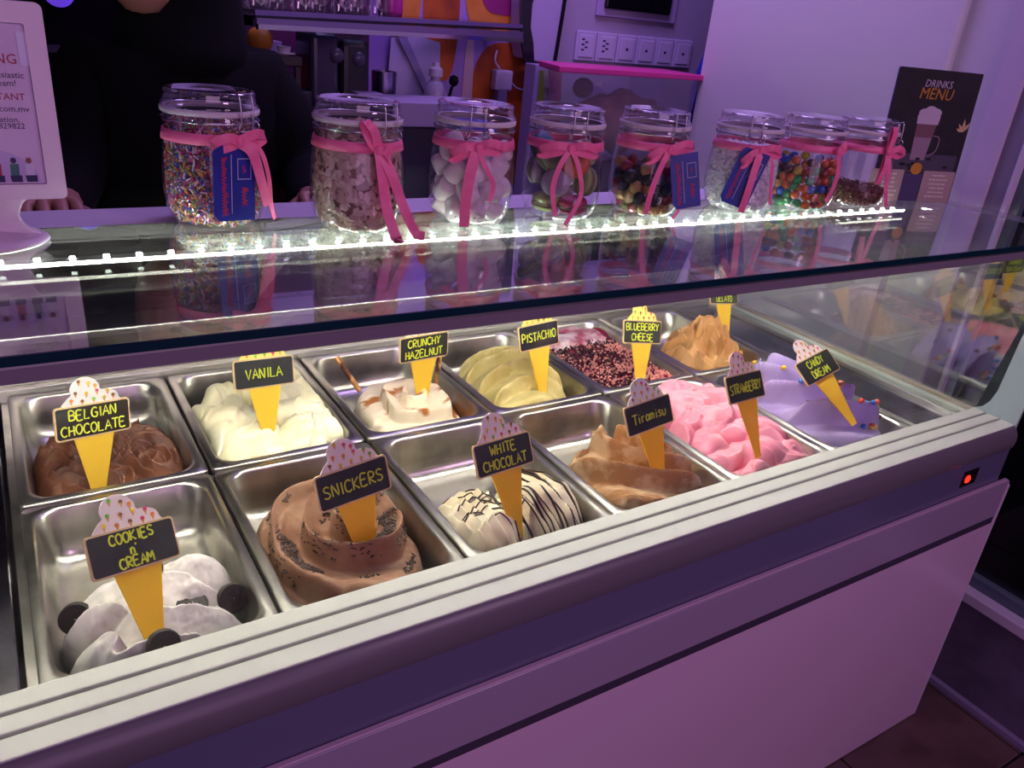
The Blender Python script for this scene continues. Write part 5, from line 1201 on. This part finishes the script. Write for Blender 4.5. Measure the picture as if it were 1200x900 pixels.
gc = thing('green_carton', 'narrow carton with a green panel left of the plastic storage box', 'carton', (1.47, 1.47, BZ)); wb('body', MB().box(1.475, 1.550, 1.44, 1.50, BZ, .535), M('carton_pale', '9484b0', .5), gc, bevel=.002); wb('green_panel', MB().box(1.490, 1.530, 1.4385, 1.4395, .42, .52), M('panel_green', '6a7a2a', .5), gc)

# ================================================================== person behind the counter
def skin_mesh(name, verts, edges, mat, parent, sub=2, root=0):
    me = bpy.data.meshes.new(name); me.from_pydata([q[0] for q in verts], edges, [])
    o = link(name, me); me.materials.append(mat)
    md = o.modifiers.new('skin', 'SKIN'); md.use_smooth_shade = True
    if not me.skin_vertices: me.skin_vertices.new()
    for i, q in enumerate(verts):
        r_ = q[1] if hasattr(q[1], '__len__') else (q[1], q[1])
        me.skin_vertices[0].data[i].radius = r_; me.skin_vertices[0].data[i].use_root = (i == root)
    s2 = o.modifiers.new('sub', 'SUBSURF'); s2.levels = sub; s2.render_levels = sub
    return wparent(o, parent)
pr_ = thing('person', 'person in loose black clothes standing behind the counter, hands on its ledge', 'person', (.36, 1.0, FZ))
m_skin = M('skin', 'a87868', .5); m_cloth = M('black_cloth', '050507', .9, c2='07080c', spec=.15, scale=8, bump=.3, bscale=25)
V = [((.36, 1.02, .10), (.14, .11)), ((.36, 1.02, .28), (.13, .10)), ((.37, 1.0, .46), (.15, .10)), ((.365, .985, .54), (.06, .06)), ((.350, .965, .60), (.050, .050)), ((.335, .945, .68), (.075, .085)), ((.33, .945, .77), (.070, .08)), ((.290, .905, .635), (.030, .030))]
E_ = [(0, 1), (1, 2), (2, 3), (3, 4), (4, 5), (5, 6), (5, 7)]
def limb(pts, at):
    p = at
    for q in pts: V.append(q); E_.append((p, len(V) - 1)); p = len(V) - 1
    return p
hands = {}
for s, sh_, el, wr_, hd_ in ((1, (.505, 1.0, .50), (.575, .90, .33), (.495, .60, .335), (.468, .50, .372)), (-1, (.225, 1.0, .50), (.150, .90, .33), (.115, .60, .335), (.100, .50, .372))):
    k = limb([(sh_, .055), (el, .042), (wr_, .027), (hd_, (.034, .018))], 2)
    h = Vector(hd_)
    for j, (dx, l) in enumerate(((-.030, .038), (-.011, .046), (.009, .044), (.027, .036))):
        limb([(tuple(h + Vector((dx, -l * .45, .012))), .0095), (tuple(h + Vector((dx * 1.08, -l, .004))), .0088), (tuple(h + Vector((dx * 1.1, -l - .008, -.012))), .0075)], k)
    limb([(tuple(h + Vector((-s * .038, .0, -.006))), .011), (tuple(h + Vector((-s * .050, -.024, -.012))), .009)], k)
for s in (1, -1):
    limb([((.36 + s * .10, 1.02, .0), .10), ((.36 + s * .10, 1.03, -.36), .062), ((.36 + s * .10, 1.05, -.68), .042), ((.36 + s * .10, .98, -.742), (.038, .030)), ((.36 + s * .10, .90, -.752), (.034, .022))], 0)
skin_mesh('body', V, E_, m_skin, pr_)
Vc = [((.36, 1.02, .05), (.21, .17)), ((.36, 1.02, .28), (.20, .165)), ((.372, 1.0, .44), (.20, .16)), ((.378, .99, .54), (.16, .14))]
Ec = [(0, 1), (1, 2), (2, 3)]
V_, E2 = V, E_; V, E_ = Vc, Ec
for s, sh_, el, wr_ in ((1, (.520, 1.0, .475), (.600, .90, .325), (.505, .62, .320)), (-1, (.215, 1.0, .475), (.135, .90, .325), (.110, .64, .318))):
    limb([(sh_, .10), (tuple((Vector(sh_) + Vector(el)) / 2), .085), (el, .075), (tuple((Vector(el) + Vector(wr_)) / 2), .06), (wr_, .046)], 2)
for s in (1, -1): limb([((.36 + s * .10, 1.02, -.10), .14), ((.36 + s * .10, 1.03, -.40), .095), ((.36 + s * .10, 1.05, -.70), .07)], 0)
skin_mesh('loose_clothes', V, E_, m_cloth, pr_)
sc_v = [((.378, 1.00, .48), (.19, .15)), ((.380, 1.00, .58), (.135, .12)), ((.378, .995, .66), (.125, .12)), ((.365, .985, .76), (.115, .12)), ((.355, .985, .84), (.085, .09))]
skin_mesh('head_scarf', sc_v, [(0, 1), (1, 2), (2, 3), (3, 4)], m_cloth, pr_)
wb('face', MB().lathe([(.001, -.105), (.028, -.100), (.052, -.075), (.066, -.03), (.070, .02), (.066, .07), (.045, .10), (.001, .11)], 24, mat=Matrix.Translation((.300, .905, .712)) @ Matrix.Diagonal((.95, 1.05, 1, 1))), m_skin, pr_, smooth=True)
fd = Vector((-.45, -.89, 0)); rt_ = Vector((.89, -.45, 0)); fc = Vector((.300, .905, .712))
for s in (-1, 1):
    wb('eye', MB().lathe([(.012 * math.sin(k * math.pi / 6) + 1e-4, -.008 * math.cos(k * math.pi / 6)) for k in range(7)], 12, mat=Matrix.Translation(fc + fd * .064 + rt_ * s * .028 + Vector((0, 0, .02)))), M('eye_dark', '1c1412', .3), pr_, smooth=True)
wb('nose', MB().lathe([(.011, -.016), (.012, -.008), (.007, .02), (.002, .034)], 10, mat=Matrix.Translation(fc + fd * .072 + Vector((0, 0, -.01)))), m_skin, pr_, smooth=True)
wb('mouth', MB().tube([fc + fd * .064 + rt_ * q * .02 + Vector((0, 0, -.052)) for q in (-1, -.4, .4, 1)], .005, 8), M('lips', '8a4a48', .5), pr_, smooth=True)
